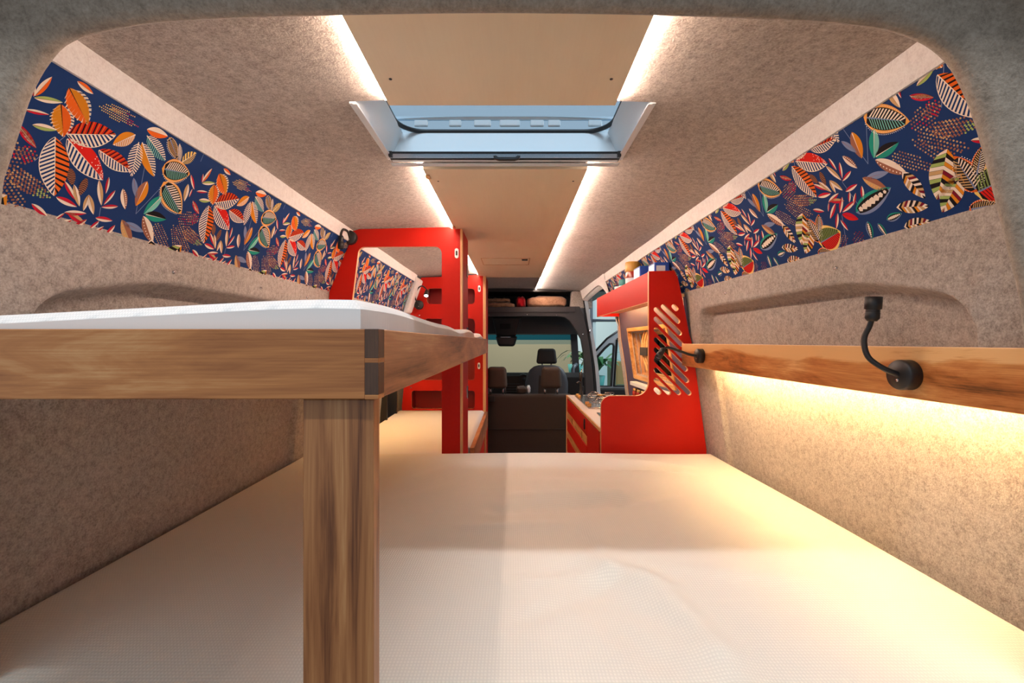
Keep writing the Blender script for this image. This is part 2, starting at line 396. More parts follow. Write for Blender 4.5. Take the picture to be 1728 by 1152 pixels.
# ------------------------------------------------------------------ printed leafy fabric
LEAVES = "rc -66 -36 -73 -57 .25;oc -65 -38 -53 -79 .22;gc -65 -35 -24 -50 .2;rc -71 -11 -36 -21 .17;gc -53 6 -16 -3 .25;rc -71 14 -35 38 .2;oc -16 -94 16 -89 .3;dR -24 48 -69 62 .5;dG -63 89 12 113 .35;dT -63 108 -30 143 .45;F1 -24 -77 27 -36 .55;F2 -26 -46 -3 3 .6;A1 1 -4 82 -43 .45;A2 4 3 93 47 .4;A3 -15 9 21 106 .42;A1 63 -2 141 9 .38;dY 30 -75 119 -78 .18;dY 40 -84 105 -92 .18;B1 119 -61 84 -23 .45;B2 132 -51 146 20 .4;B3 139 -54 197 0 .35;B4 143 -71 208 -42 .4;oc 138 -82 190 -92 .35;O1 207 -24 285 -41 .6;O1 224 2 306 55 .5;O2 194 -92 236 -58 .4;B2 225 -91 245 -54 .3;B5 249 -56 278 -93 .5;sB 28 49 43 78 .4;sB 62 55 62 92 .35;rc 27 75 59 102 .2;tc 45 75 70 111 .22;rc 24 107 66 113 .25;tc 78 84 80 117 .25;tc 78 84 102 118 .25;rt 53 128 94 141 .25;tc 86 51 110 96 .2;rc 102 38 109 71 .2;rc 125 58 114 93 .2;rc 144 87 111 99 .22;rc 108 123 145 119 .25;rc 118 127 105 149 .25;rc 132 135 112 159 .2;rc 154 126 142 156 .25;bt 139 49 162 88 .3;gb 152 20 177 58 .25;ab 185 15 182 74 .4;te 235 33 208 85 .35;tk 211 84 271 79 .35;bt 209 89 261 142 .3;gb 172 115 226 123 .25;bb 164 111 209 158 .3;dT 243 94 315 154 .3;dR 299 69 367 54 .5;dT 294 82 334 144 .22;dT 305 81 380 143 .3;dG 325 85 412 112 .35;tc 291 -18 300 24 .3;rc 288 -41 315 -12 .2;rc 309 -12 309 10 .2;rt 325 18 360 39 .25;Y1 351 178 293 232 .42;Y1 347 128 294 207 .45;Y2 253 133 274 197 .38;Y2 210 195 275 213 .35;Y2 208 238 266 241 .4;O3 364 216 352 144 .55;P1 111 176 217 153 .34;P1 177 213 216 210 .4;P1 130 203 122 245 .35;P1 153 214 161 247 .35;O4 -37 217 46 205 .75;O3 -23 191 3 147 .42;O3 -56 241 -8 245 .5;rc -9 131 24 146 .25;rc 48 130 88 120 .22;rc 49 131 36 150 .2;rc 67 139 32 168 .2;rc 93 131 67 164 .22;rc 120 151 75 164 .2;rr 72 168 110 192 .35;rc 61 179 69 209 .25;rc 61 162 37 196 .2;dX 60 215 28 244 .5;dX 109 221 68 242 .5"
TILE = .395
polys = []   # (order, colour, [(u, v)...]) for one repeat
def leaf_polys(st, bu, bv, tu, tv, wr):
    out = []
    b = Vector((bu, bv)); t = Vector((tu, tv)); d = t-b; L = d.length; d.normalize(); n = Vector((-d.y, d.x)); Wd = L*wr*.5*1.12
    fat = st[0] in 'OdP'
    def w(s): return Wd*(math.sin(math.pi*max(0, min(1, s))**(.9 if not fat else .8))**.8) if 0 < s < 1 else 0
    def pt(s, q, k=1.0, add=0): return b+d*(L*s)+n*(q*(w(s)*k+add))
    N = 12 if L < .05 else 18
    def half(c, q, o, k=1.0, s0=0., s1=1., add=0):
        a = [pt(s0+(s1-s0)*i/N, q, k, add) for i in range(N+1)]
        mid = [b+d*(L*(s0+(s1-s0)*i/N)) for i in range(N, -1, -1)]
        for i in range(N): out.append((o, c, [a[i], a[i+1], mid[N-i-1], mid[N-i]]))
    def stripes(cs, q, o, n_, duty=.5, slant=.12, k=1.0, s0=.03, s1=.93):
        for i in range(n_):
            s = s0+(s1-s0)*i/n_; e = (s1-s0)/n_*duty
            c = cs[i % len(cs)]
            if c is None: continue
            sa, sb = min(s+slant, .985), min(s+slant+e, .995)
            out.append((o, c, [b+d*(L*s), b+d*(L*(s+e)), pt(sb, q, k), pt(sa, q, k)]))
    def line(c, o, wd=.0007, s0=0, s1=1):
        out.append((o, c, [b+d*(L*s0)+n*wd, b+d*(L*s1), b+d*(L*s0)-n*wd]))
    def rim(c, q, o, wd):
        for i in range(N):
            s, e = i/N, (i+1)/N; out.append((o, c, [pt(s, q), pt(e, q), pt(e, q, 1, wd), pt(s, q, 1, wd)]))
    def dot(c, p, r, o):
        out.append((o, c, [p+Vector((math.cos(k*math.pi/2.5), math.sin(k*math.pi/2.5)))*r for k in range(5)]))
    rnd = random.Random(int(bu*1e4)+int(tv*1e4)*7+5)
    two = dict(rc=('crimson', 'cream'), oc=('orange', 'cream'), gc=('green', 'cream'), tc=('tan', 'cream'), rt=('crimson', 'tan'), gb=('slate', 'slate'),
               te=('teal', 'lteal'), tk=('black', 'teal'), bt=('cream', 'brown'), bb=('brown', 'tan'), ab=('amber', 'brown'), rr=('crimson', 'red'))
    if st in two:
        c1, c2 = two[st]; sg = 1 if rnd.random() < .5 else -1
        half(c1, sg, 1); half(c2, -sg, 1)
        line('cream' if st in ('te', 'tk', 'ab') else ('brown' if st != 'rr' else 'maroon'), 2, .0010 if st in ('te', 'tk', 'ab') else .0006, 0.05, .9)
        if st in ('bt', 'bb'):
            for i in range(8): dot('gold' if st == 'bb' else 'cream', pt(.1+.8*i/8, -sg, .5), .0016, 2)
    elif st in ('A1', 'A2', 'A3'):
        q = -1
        if st == 'A1':
            half('red', q, 1); stripes(['black'], q, 2, 8, .30, .12); stripes([None, 'amber'], q, 3, 16, .22, .12)
        elif st == 'A2':
            half('red', q, 1)
            for i in range(46):
                s = rnd.choice((rnd.uniform(.05, .3), rnd.uniform(.55, .95))); dot('cream', pt(s, q, rnd.uniform(.25, .95)), .0011, 2)
        else:
            half('orange', q, 1); stripes(['black'], q, 2, 10, .38, .09); 
        half('navy', -q, 1); stripes(['cream'], -q, 2, 11 if st != 'A3' else 14, .52, .10); rim('cream', -q, 2, .0014); line('cream', 3, .0010)
    elif st in ('F1', 'F2'):
        a, c_ = ('orange', 'amber') if st == 'F1' else ('amber', 'orange')
        half(a, 1, 1, .92); half(c_, -1, 1, .85)
        for q in (-1, 1):
            stripes(['cream'], q, 2, 9, .30, .14, 1.08); stripes([a if q > 0 else c_], q, 3, 9, .33, .10, .84)
        stripes(['cream'], -1, 2, 9, .62, .14, 1.12); stripes([c_], -1, 3, 9, 1.0, .10, .78)
        line('black', 4, .0009, 0, .8)
    elif st[0] == 'B':
        cs = dict(B1=('amber', 'orange'), B2=('slate', 'brown'), B3=('amber', None), B4=('lteal', 'brown'), B5=('yellow', 'yellow'))[st]
        if st in ('B1', 'B3'): half('amber', 1, 1)
        else: stripes([cs[0] if st != 'B2' else 'cream'], 1, 2, 12, .45, .10)
        if st == 'B1': half('cream', -1, 1); stripes(['amber'], -1, 2, 12, .5, .04)
        elif st == 'B5': stripes(['yellow'], -1, 2, 5, .6, .14)
        else: stripes(['cream'], -1, 2, 13, .5, .09)
        line('cream', 3, .0011)
    elif st == 'sB':
        half('black', 1, 1); half('black', -1, 1); stripes(['brown'], 1, 2, 9, .6, .05); stripes(['brown'], -1, 2, 9, .6, .05)
    elif st[0] == 'd':
        cs = dict(dR=('tan', 'brown', 'crimson', 'brown', 'gold'), dG=('brown', 'brown', 'tan', 'green'), dT=('brown', 'tan', 'brown'), dY=('yellow', 'yellow', 'gold', 'crimson'), dX=('maroon', 'brown', 'olive'))[st]
        step = .0062 if st != 'dY' else .0042; r = step*.30
        i = 0; y = step
        while y < L:
            ww = w(y/L); k = int(ww/step)
            for j in range(-k, k+1):
                g = y/L
                c = cs[-1] if (st in ('dG', 'dY') and g > .7 and rnd.random() < .6) else rnd.choice(cs[:-1])
                dot(c, b+d*(y+(j % 2)*step*.5)+n*(j*step), r, 1)
            y += step*.95
    elif st[0] == 'O':
        rimc = dict(O1='gold', O2='tan', O3='orange', O4='yellow')[st]
        half(rimc, 1, 1); half(rimc, -1, 1); half('black', 1, 2, .78, .08, .92); half('black', -1, 2, .78, .08, .92)
        if st == 'O1': stripes(['cream'], -1, 3, 11, .5, .10, .72, .12, .85); stripes(['lteal'], 1, 3, 13, .38, .10, .72, .12, .85)
        elif st == 'O2': stripes(['tan'], 1, 3, 12, .5, .05, .72, .12, .85); stripes(['tan'], -1, 3, 12, .5, .05, .72, .12, .85)
        elif st == 'O3': stripes(['cream'], 1, 3, 10, .45, .10, .72, .12, .85); stripes(['tan'], -1, 3, 10, .45, .10, .72, .12, .85)
        else: stripes(['olive'], -1, 3, 13, .55, .08, .8, .1, .9); stripes(['red'], 1, 3, 13, .75, .08, .8, .1, .9)
        line('slate', 4, .0016, .08, .92)
        nb = max(8, int(L/.0042))
        for i in range(nb):
            s = .06+.88*i/nb; dot('white', pt(s, 1, 1, .0022), .0010, 2)
            dot('cream', pt(s, -1, .9), .0009, 4); dot('cream', pt(s, 1, .9), .0009, 4)
    elif st[0] == 'Y':
        seq = dict(Y1=(['cream', 'green', 'black', 'green', 'cream', 'tan'], ['amber', 'black', 'cream', 'amber', 'cream', 'maroon']),
                   Y2=(['cream', 'black', 'amber', 'cream', 'tan'], ['cream', 'black', 'tan', 'maroon', 'cream', 'black']))[st]
        half('black', 1, 1); half('black', -1, 1)
        stripes(seq[0], 1, 2, 12, .92, -.10 if False else .10, 1, 0, .95); stripes(seq[1], -1, 2, 12, .92, .10, 1, 0, .95)
    elif st[0] == 'P':
        half('slate', 1, 1); half('teal', -1, 1); half('black', 1, 2, .66, .08, .92); half('black', -1, 2, .66, .08, .92)
        for i in range(7):
            s = .16+.68*i/6; dot('cream', pt(s, 0), max(.002, w(s)*.42), 3)
    return out
for rec in LEAVES.split(';'):
    st, a, b_, c, d_, w_ = rec.split()
    polys += leaf_polys(st, int(a)/1000, int(b_)/1000, int(c)/1000, int(d_)/1000, float(w_))
# thin stems
for a, b_ in (((0, 0), (-.03, .06)), ((.15, -.08), (.19, .09)), ((.11, .1), (.125, .16)), ((.30, .24), (.30, .28)), ((.07, .17), (.04, .26)), ((.34, .24), (.40, .21)), ((.19, .09), (.24, -.02))):
    a = Vector(a); b_ = Vector(b_); n = (b_-a).normalized(); n = Vector((-n.y, n.x))*.0006
    polys.append((0, 'slate', [a-n, b_-n, b_+n, a+n]))
def clip(poly, v0, v1, u0, u1):
    for ax, lim, sg in ((1, v0, 1), (1, v1, -1), (0, u0, 1), (0, u1, -1)):
        out = []
        for i in range(len(poly)):
            a, b = poly[i-1], poly[i]; da, db = (a[ax]-lim)*sg, (b[ax]-lim)*sg
            if (da >= 0) != (db >= 0):
                t = da/(da-db); out.append(a+(b-a)*t)
            if db >= 0: out.append(b)
        poly = out
        if len(poly) < 3: return []
    return poly
def fabric(side, y0, y1, label, u_c, v_c, sgn, ext=None):
    """u_c, v_c: y and slope distance from the top edge where the red cluster sits"""
    A = Vector((wallx(side, .455), .455)); B = Vector((wallx(side, .226), .226))
    if side > 0: B = Vector((.80, .228))
    else: B = Vector((-.84, .225))
    L = (B-A).length; e = (B-A).normalized(); n = Vector((e.y, -e.x))
    if n.x*side > 0: n = -n
    def S(y, v, off):
        p = A+e*v+n*off; return (p.x, y, Z(p.y))
    root = thing('fabric_panel', label, 'fabric panel', (A.x, y0, Z(B.y)))
    m = MB().add([S(y0, 0, 0), S(y1, 0, 0), S(y1, L, 0), S(y0, L, 0), S(y0, 0, -.012), S(y1, 0, -.012), S(y1, L, -.012), S(y0, L, -.012)],
                 [(0,1,2,3),(7,6,5,4),(0,4,5,1),(1,5,6,2),(2,6,7,3),(3,7,4,0)])
    m.build('cloth', 'print_navy', root)
    pm = MB(); ks = range(-12, 13)
    for k in ks:
        for vk in (0, 1, -1):
            base_u = u_c + sgn*0 + k*TILE
            if base_u > y1+.5 or base_u < y0-.5: continue
            for (o, c, poly) in polys:
                q = [Vector((base_u+sgn*p.x, v_c+p.y+vk*.36)) for p in poly]
                if max(p.y for p in q) < 0 or min(p.y for p in q) > L: continue
                if max(p.x for p in q) < y0 or min(p.x for p in q) > y1: continue
                # past 3.0 m the finest marks are under a pixel: keep the larger ones only
                if q[0].x > 2.2 and len(poly) == 5 and o > 1: continue
                q = clip(q, 0.0005, L-.0005, y0, y1)
                if len(q) < 3: continue
                off = .0003+.00018*o+(.00005 if vk else 0)
                pm.add([S(p.x, p.y, off) for p in q], [tuple(range(len(q)))], PALK.index(c))
    me = bpy.data.meshes.new('leaf_print'); me.from_pydata([Vector(v)-root.location for v in pm.v], [], pm.f)
    for kx in PALK: me.materials.append(MAT['print_'+kx])
    me.polygons.foreach_set('material_index', pm.m)
    o = bpy.data.objects.new('leaf_print', me); C.objects.link(o); o.parent = root; o['kind'] = 'stuff'
    return root
fabric(-1, .662, 3.42, 'navy leaf-printed fabric strip along the left wall above the bunks', .797, .103, 1)
fabric(1, .662, 3.48, 'navy leaf-printed fabric strip along the right wall above the wooden rail', 1.136, .004, -1)

# ------------------------------------------------------------------ ceiling boards, LED strips, skylight
PX0, PX1 = -.270, .222
def led(y0, y1, x, sgn, label):
    t = thing('led_strip', label, 'led strip', (x, y0, Z(.525)))
    MB().box(x-.004, x+.004, y0, y1, Z(.5245), Z(.532)).build('diffuser', 'led_white', t)
    MB().box(x-sgn*.004, x-sgn*.010, y0, y1, Z(.523), Z(.536)).build('channel', 'steel', t)
    return t
def cboard(y0, y1, label):
    t = thing('ceiling_board', label, 'ceiling board', ((PX0+PX1)/2, y0, Z(.513)))
    MB().box(PX0, PX1, y0, y1, Z(.513), Z(.5235)).build('board', 'ceiling_board', t, .0008)
    for x in (PX0+.03, PX1-.03):
        for y in ((y0+.03, y1-.10) if y0 < 1 else (y0+.10,)):
            MB().lathe([(0, -.0012), (.003, -.001), (.0036, .001)], P(x, y, .513), (0, 0, 1), 10).build('screw', 'black_plastic', t)
    # spacer blocks that carry the board under the felt
    for x in (PX0+.06, PX1-.06):
        for y in (y0+.05, y1-.06): MB().box(x-.015, x+.015, y-.02, y+.02, Z(.5235), Z(.539)).build('spacer', 'ply_edge', t)
    return t
b1 = cboard(.66, .99, 'pale beige ceiling board nearest the rear doors, behind the skylight')
b2 = cboard(1.357, 3.65, 'long pale beige ceiling board between skylight and cab')
MB().box(PX0-.002, PX0+.012, 1.40, 1.43, Z(.509), Z(.513)).build('block', 'ply_edge', b2)
MB().box(PX0-.003, PX0+.012, 2.02, 2.06, Z(.508), Z(.513)).build('block', 'ply_edge', b2)
hy0, hy1, hx0, hx1 = 2.80, 3.05, -.20, .105
hf = MB()
for a in ((hx0, hx1, hy0, hy0+.006), (hx0, hx1, hy1-.006, hy1), (hx0, hx0+.006, hy0, hy1), (hx1-.006, hx1, hy0, hy1)): hf.box(*a, Z(.5115), Z(.513))
hobj = hf.build('hatch', 'oak', b2)
MB().box(.055, .09, 2.83, 2.86, Z(.507), Z(.5115)).build('latch', 'black_plastic', hobj)
led(.66, .99, PX0-.005, -1, 'short glowing led strip left of the near ceiling board')
led(.66, .99, PX1+.005, 1, 'short glowing led strip right of the near ceiling board')
led(1.357, 3.55, PX0-.005, -1, 'long glowing led strip on the left edge of the far ceiling board')
led(1.357, 4.58, PX1+.005, 1, 'long glowing led strip on the right edge running to the cab')
# skylight
sk = thing('skylight', 'white-framed roof skylight with black seal between the two ceiling boards', 'skylight', ((SKX0+SKX1)/2, SKY0, Z(.53)))
x0, x1, y0, y1 = SKX0, SKX1, SKY0, SKY1
fr = MB()
hA, hB = .528, .608
fr.hexa([P(x0-.012, y0, hA), P(x0, y0, hA), P(x0+.03, y0, hB), P(x0-.012, y0, hB)], [P(x0-.012, y1, hA), P(x0, y1, hA), P(x0+.03, y1, hB), P(x0-.012, y1, hB)])
fr.hexa([P(x1, y0, hA), P(x1+.012, y0, hA), P(x1+.012, y0, hB), P(x1-.03, y0, hB)], [P(x1, y1, hA), P(x1+.012, y1, hA), P(x1+.012, y1, hB), P(x1-.03, y1, hB)])
fr.hexa([P(x0, y1-.012, .532), P(x1, y1-.012, .532), P(x1, y1+.01, .532), P(x0, y1+.01, .532)], [P(x0, y1+.0, hB), P(x1, y1+.0, hB), P(x1, y1+.02, hB), P(x0, y1+.02, hB)])
fr.box(x0, x1, y0-.012, y0, Z(.540), Z(.60))
fr.build('frame', 'white_plastic', sk)
# thin collar flush with the felt
for xx in (x0, x1): MB().box(xx-.005, xx+.005, y0, y1, Z(.526), Z(.530)).build('collar', 'white_plastic', sk, .001)
# blind cassette at the cab side: three slim bars, black guides and a pull
cs = MB(); cs.box(x0+.004, x1-.004, y1-.040, y1-.012, Z(.517), Z(.533)); cs.build('cassette', 'white_plastic', sk, .003)
MB().box(x0+.004, x1-.004, y1-.044, y1-.040, Z(.516), Z(.530)).build('blind_bar', 'steel', sk, .0008)
MB().box(x0+.006, x1-.006, y1-.041, y1-.036, Z(.5135), Z(.5175)).build('blind_gap', 'black_plastic', sk)
MB().box(x0, x1, y1-.016, y1+.004, Z(.5105), Z(.5135)).build('lower_bar', 'white_plastic', sk, .001)
MB().box(x0+.004, x1-.004, y1-.048, y1-.042, Z(.5300), Z(.5330)).build('slot', 'black_plastic', sk)
hb = MB(); 
hb.prism([P(-.056, y1-.052, .520), P(-.052, y1-.052, .512), P(-.040, y1-.052, .509), P(.004, y1-.052, .509), P(.016, y1-.052, .512), P(.020, y1-.052, .520), P(.012, y1-.052, .521), P(.006, y1-.052, .5165), P(-.042, y1-.052, .5165), P(-.048, y1-.052, .521)], (0, .012, 0))
hb.build('pull', 'black_plastic', sk, .001)
for x in (x0+.002, x1-.012): MB().box(x, x+.010, y1-.05, y1-.010, Z(.519), Z(.534)).build('guide', 'black_plastic', sk, .001)
# black gasket: rounded rectangle under the dome
def rr_path(x0, x1, y0, y1, r, n=8):
    out = []
    for cx, cy, a0 in ((x1-r, y1-r, 0), (x0+r, y1-r, 90), (x0+r, y0+r, 180), (x1-r, y0+r, 270)):
        for k in range(n+1):
            a = R(a0+90*k/n); out.append((cx+r*math.cos(a), cy+r*math.sin(a)))
    return out
gp = rr_path(-.328, .280, .86, 1.328, .075)
gp = [P(a, b, .612) for a, b in gp]
MB().tube(gp+[gp[0]], .0065, 8, caps=False).build('gasket', 'black_plastic', sk)
dm = MB()
dm.grid(lambda i, j: (lambda a, b: (a, b, Z(.624+.05*(max(0,math.sin(math.pi*i/28)*math.sin(math.pi*j/20)))**.12)))(-.37+.692*i/28, .82+.54*j/20), 28, 20)
dm.build('dome', 'dome_glass', sk)
ol = MB(); ol.box(-.39, .34, 1.345, 1.40, Z(.608), Z(.626)); ol.box(-.39, -.362, .80, 1.36, Z(.605), Z(.64)); ol.box(.314, .34, .80, 1.36, Z(.605), Z(.64)); ol.box(-.39, .34, .78, .82, Z(.605), Z(.64))
ol.build('outer_flange', 'white_plastic', sk, .004)
MB().box(-.35, .30, 1.336, 1.345, Z(.652), Z(.660)).build('dome_bar', 'white_plastic', sk)
for x, w_ in ((-.27, .02), (-.17, .018), (-.09, .025), (-.01, .03), (.07, .02), (.12, .018), (.24, .02)): MB().box(x-w_, x+w_, 1.330, 1.340, Z(.630), Z(.648)).build('dome_lug', 'white_plastic', sk, .003)

# ------------------------------------------------------------------ mattresses
def gridmat(x0f, x1f, y0, y1, top, thick, fn, name, mat, nx=150, ny=140, r=.03):
    m = MB()
    def prof(t):  # 0..1 -> rounded edge drop
        return 1-math.sqrt(max(0, 1-(1-min(1, t))**2))
    def pt(i, j):
        u = i/nx; v = j/ny; y = y0+(y1-y0)*v; xa, xb = x0f(y), x1f(y); x = xa+(xb-xa)*u
        e = min(x-xa, xb-x, y-y0, y1-y); drop = r*prof(e/r) if e < r else 0
        return (x, y, Z(top+fn(x, y)-drop))
    m.grid(pt, nx, ny)
    def low(x, y): return (x, y, Z(top-thick))
    # sides and bottom
    ys = frange(y0, y1, 24)
    for xf in (x0f, x1f):
        for a, b in zip(ys, ys[1:]):
            pa, pb = (xf(a), a, Z(top-r+fn(xf(a), a)*1)), (xf(b), b, Z(top-r+fn(xf(b), b)))
            m.add([low(xf(a), a), low(xf(b), b), pb, pa], [(0, 1, 2, 3)])
    for y in (y0, y1):
        xs = frange(x0f(y), x1f(y), 24)
        for a, b in zip(xs, xs[1:]): m.add([low(a, y), low(b, y), (b, y, Z(top-r+fn(b, y))), (a, y, Z(top-r+fn(a, y)))], [(0, 1, 2, 3)])
    return m
def seg_d(x, y, a, b):
    ax, ay = a; bx, by = b; t = max(0, min(1, ((x-ax)*(bx-ax)+(y-ay)*(by-ay))/((bx-ax)**2+(by-ay)**2)))
    return math.hypot(x-ax-t*(bx-ax), y-ay-t*(by-ay)), t
WR_ = [((.15, 1.03), (.30, .90), .009, .030), ((.26, .96), (.32, .72), .008, .032), ((.30, .84), (.33, .60), .006, .035), ((.20, .96), (.215, 1.26), .005, .022), ((.10, .96), (.30, .76), -.006, .04),
       ((-.05, 1.33), (.33, 1.40), -.012, .032), ((.33, 1.40), (.52, 1.47), -.009, .03), ((.02, 1.44), (.34, 1.47), .010, .03), ((.1, 1.58), (.34, 1.56), .008, .04), ((-.12, 1.20), (.16, 1.22), .007, .028), ((.16, 1.22), (.19, 1.10), -.005, .02), ((-.35, 1.60), (-.2, 1.80), .006, .05),
       ((.36, 1.66), (.62, 1.64), .013, .045), ((.45, 1.84), (.66, 1.74), .013, .045), ((.40, 1.74), (.60, 1.70), -.008, .03), ((.36, .98), (.60, .93), .003, .03), ((.14, .86), (.22, .70), -.005, .03), ((.03, .93), (.2, .97), .004, .02),
       ((-.5, 1.25), (-.35, 1.10), .003, .03), ((-.35, 1.4), (-.2, 1.55), .003, .03), ((.02, .80), (.28, .985), -.004, .02)]
def wr_fn(x, y):
    h = .003*math.sin(x*5+1)*math.sin(y*4)
    K = 1.5
    for a, b, amp, wd in WR_:
        d, t = seg_d(x, y, a, b)
        if d < 4*wd: h += K*amp*math.exp(-(d/wd)**2)*(.5+.5*math.sin(math.pi*(.15+.7*t)))
    return h
m = gridmat(lambda y: -.732-.166*ss(.645, .656, y), lambda y: .732+.14*ss(.645, .656, y), .545, 2.0, -.488, .11, wr_fn, 'mattress', 'mattress_cloth', 260, 220, .016)
tag(m.build('mattress', 'mattress_cloth'), 'wide cream ribbed mattress filling the lower rear bed', 'mattress')
bf = thing('bed_platform', 'wooden platform under the wide lower rear mattress', 'bed base', (0, .55, Z(-1.35)))
MB().box(-.86, .84, .68, 2.04, Z(-.63), Z(-.602)).build('board', 'ply_edge', bf)
for x in (-.82, -.30, .30, .80): MB().box(x-.012, x+.012, .70, 2.03, Z(-1.35), Z(-.63)).build('support', 'red_board', bf)
def bunk_fn(x, y): return .010*math.exp(-((x+.22)/.12)**2)*math.exp(-((y-.7)/.25)**2)+.006*math.sin(y*7.5)*ss(1.1, 1.5, y)+.012*(x+.25)*0
def bx1(y): return -.176+.004*math.sin(y*6)
m = gridmat(lambda y: -.80, bx1, .525, 2.055, .043, .075, lambda x, y: bunk_fn(x, y)-.016*ss(-.3, -.75, x)*1, 'm', '', 60, 110, .011)
tag(m.build('mattress', 'mattress_plain'), 'white mattress on the walnut upper bunk nearest the rear doors', 'mattress')
m = gridmat(lambda y: -.84, lambda y: -.252+.015*ss(2.33, 2.4, y), 2.11, 3.54, .055, .09, lambda x, y: .004*math.sin(y*8), 'm', '', 40, 60, .025)
tag(m.build('mattress', 'mattress_plain'), 'white mattress on the far upper bunk between the two red partitions', 'mattress')
m = gridmat(lambda y: -.89, lambda y: -.252+.03*ss(2.33, 2.36, y), 2.11, 3.54, -.535, .10, lambda x, y: .003*math.sin(y*6), 'm', '', 40, 60, .02)
tag(m.build('mattress', 'mattress_plain'), 'white mattress on the far lower bunk behind the red post', 'mattress')

# ------------------------------------------------------------------ upper bunk frame in walnut
ub = thing('bunk_bed', 'walnut upper bunk frame with finger-jointed corner and post at left', 'bunk bed', (-.19, .51, Z(-1.35)))
TH = .0137; BH = -.0635
MB().box(-.735, -.163, .500, .522, Z(BH), Z(TH)).build('rear_beam', 'walnut_x', ub, .001)
MB().box(-.170, -.148, .5225, 2.58, Z(BH), Z(TH)).build('side_rail', 'walnut_y', ub, .0015)
MB().box(-.235, -.1555, .508, .530, Z(-1.35), Z(BH-.0006)).build('post', 'walnut_z', ub, .0015)
fj = [(TH, TH-.032, 'e'), (TH-.032, TH-.037, 'b'), (TH-.037, BH+.005, 'e'), (BH+.005, BH, 'b')]
for a, b, k in fj:
    MB().box(-.163, -.148, .4996, .5225, Z(b), Z(a)).build('finger_joint', 'walnut_end' if k == 'e' else 'walnut_x', ub, .0003)
MB().box(-.80, -.172, .53, 2.05, Z(-.045), Z(-.033)).build('base_board', 'ply_edge', ub)
MB().box(-.82, -.802, .53, 2.05, Z(-.05), Z(-.0)).build('wall_batten', 'walnut_y', ub)
# far bunks' bases
ll = thing('led_strip', 'warm led strip under the far upper bunk lighting the lower mattress', 'led strip', (-.80, 2.2, Z(-.066)))
MB().box(-.80, -.79, 2.2, 3.4, Z(-.063), Z(-.058)).build('diffuser', 'led_shelf', ll)
MB().box(-.803, -.787, 2.19, 3.41, Z(-.058), Z(-.0565)).build('channel', 'steel', ll)
fb = thing('bunk_bed', 'wooden base of the far upper bunk', 'bunk bed', (-.5, 2.1, Z(-.07)))
MB().box(-.84, -.25, 2.10, 3.54, Z(-.056), Z(-.037)).build('board', 'ply_edge', fb)
fl = thing('lower_bunk_box', 'red bench box with walnut edge board under the far lower mattress', 'bunk bed', (-.5, 2.1, Z(-1.35)))
MB().box(-.88, -.225, 2.33, 3.54, Z(-1.35), Z(-.637)).build('box', 'red_board', fl)
MB().box(-.88, -.252, 2.105, 2.33, Z(-.66), Z(-.637)).build('base_board', 'ply_edge', fl)
MB().box(-.2215, -.198, 2.33, 3.54, Z(-.66), Z(-.545)).build('edge_board', 'walnut_y', fl, .001)

# ------------------------------------------------------------------ red partitions
def arcpts(cx, cy, r, a0, a1, n=6): return [(cx+r*math.cos(R(a0+(a1-a0)*k/n)), cy+r*math.sin(R(a0+(a1-a0)*k/n))) for k in range(n+1)]
def panel(name, outer, holes, y0, y1, mats, parent, edge_t=0):
    """flat board in the xz plane with holes: outline and holes are lists of (x, h)"""
    bm = bmesh.new(); es = []
    loops = [outer]+holes
    for lp in loops:
        vs_ = [bm.verts.new((x, y0, Z(h))) for x, h in lp]
        for i in range(len(vs_)): es.append(bm.edges.new((vs_[i-1], vs_[i])))
    bmesh.ops.triangle_fill(bm, use_beauty=True, use_dissolve=False, edges=es)
    fs = bm.faces[:]
    r = bmesh.ops.extrude_face_region(bm, geom=fs)
    bmesh.ops.translate(bm, vec=(0, y1-y0, 0), verts=[g for g in r['geom'] if isinstance(g, bmesh.types.BMVert)])
    bmesh.ops.recalc_face_normals(bm, faces=bm.faces)
    off = Vector((0, 0, 0)); p = parent
    while p: off += p.location; p = p.parent
    bmesh.ops.translate(bm, vec=-off, verts=bm.verts)
    me = bpy.data.meshes.new(name)
    for k in mats: me.materials.append(MAT[k])
    for f in bm.faces: f.material_index = 0 if abs(f.normal.y) > .9 else 1
    bm.to_mesh(me); bm.free()
    o = bpy.data.objects.new(name, me); C.objects.link(o)
    if parent: o.parent = parent
    return o
pt1 = thing('partition', 'red plywood partition beside the upper bunk, nearer of the two, with window opening', 'partition', (-.5, 2.08, Z(-1.35)))
yp = 2.07
op = arcpts(-.357, .400, .032, 0, 90)+arcpts(-.682, .400, .032, 90, 172)
left_edge = [(-wallx(1, 0)*0+wallx(-1, h)+.004, h) for h in (.50, .455, .226, .0, -.2)]
outer = [(-.241, .512), (-.241, -1.34), (-.325, -1.34), (-.325, .400)]+[(x, h) for x, h in arcpts(-.357, .400, .032, 0, 90)[1:]]+arcpts(-.676, .400, .030, 90, 172)+[(-.752, .03), (-.76, -.03)]+[(x, h) for x, h in reversed(left_edge[:4])]+[(-.70, .511), (-.29, .520), (-.275, .511)]
panel('board', outer, [], yp, yp+.018, ['red_board', 'ply_edge'], pt1)
MB().box(-.241, -.230, yp-.002, yp+.020, Z(-1.34), Z(.512)).build('edge_strip', 'ply_edge', pt1, .002)
MB().box(-.247, -.2305, yp+.0205, 2.32, Z(-1.34), Z(.512)).build('side_board', 'red_board', pt1, .001)
lk = MB().lathe([(0, 0), (0, .006)], P(0, 0, 0)) if False else None
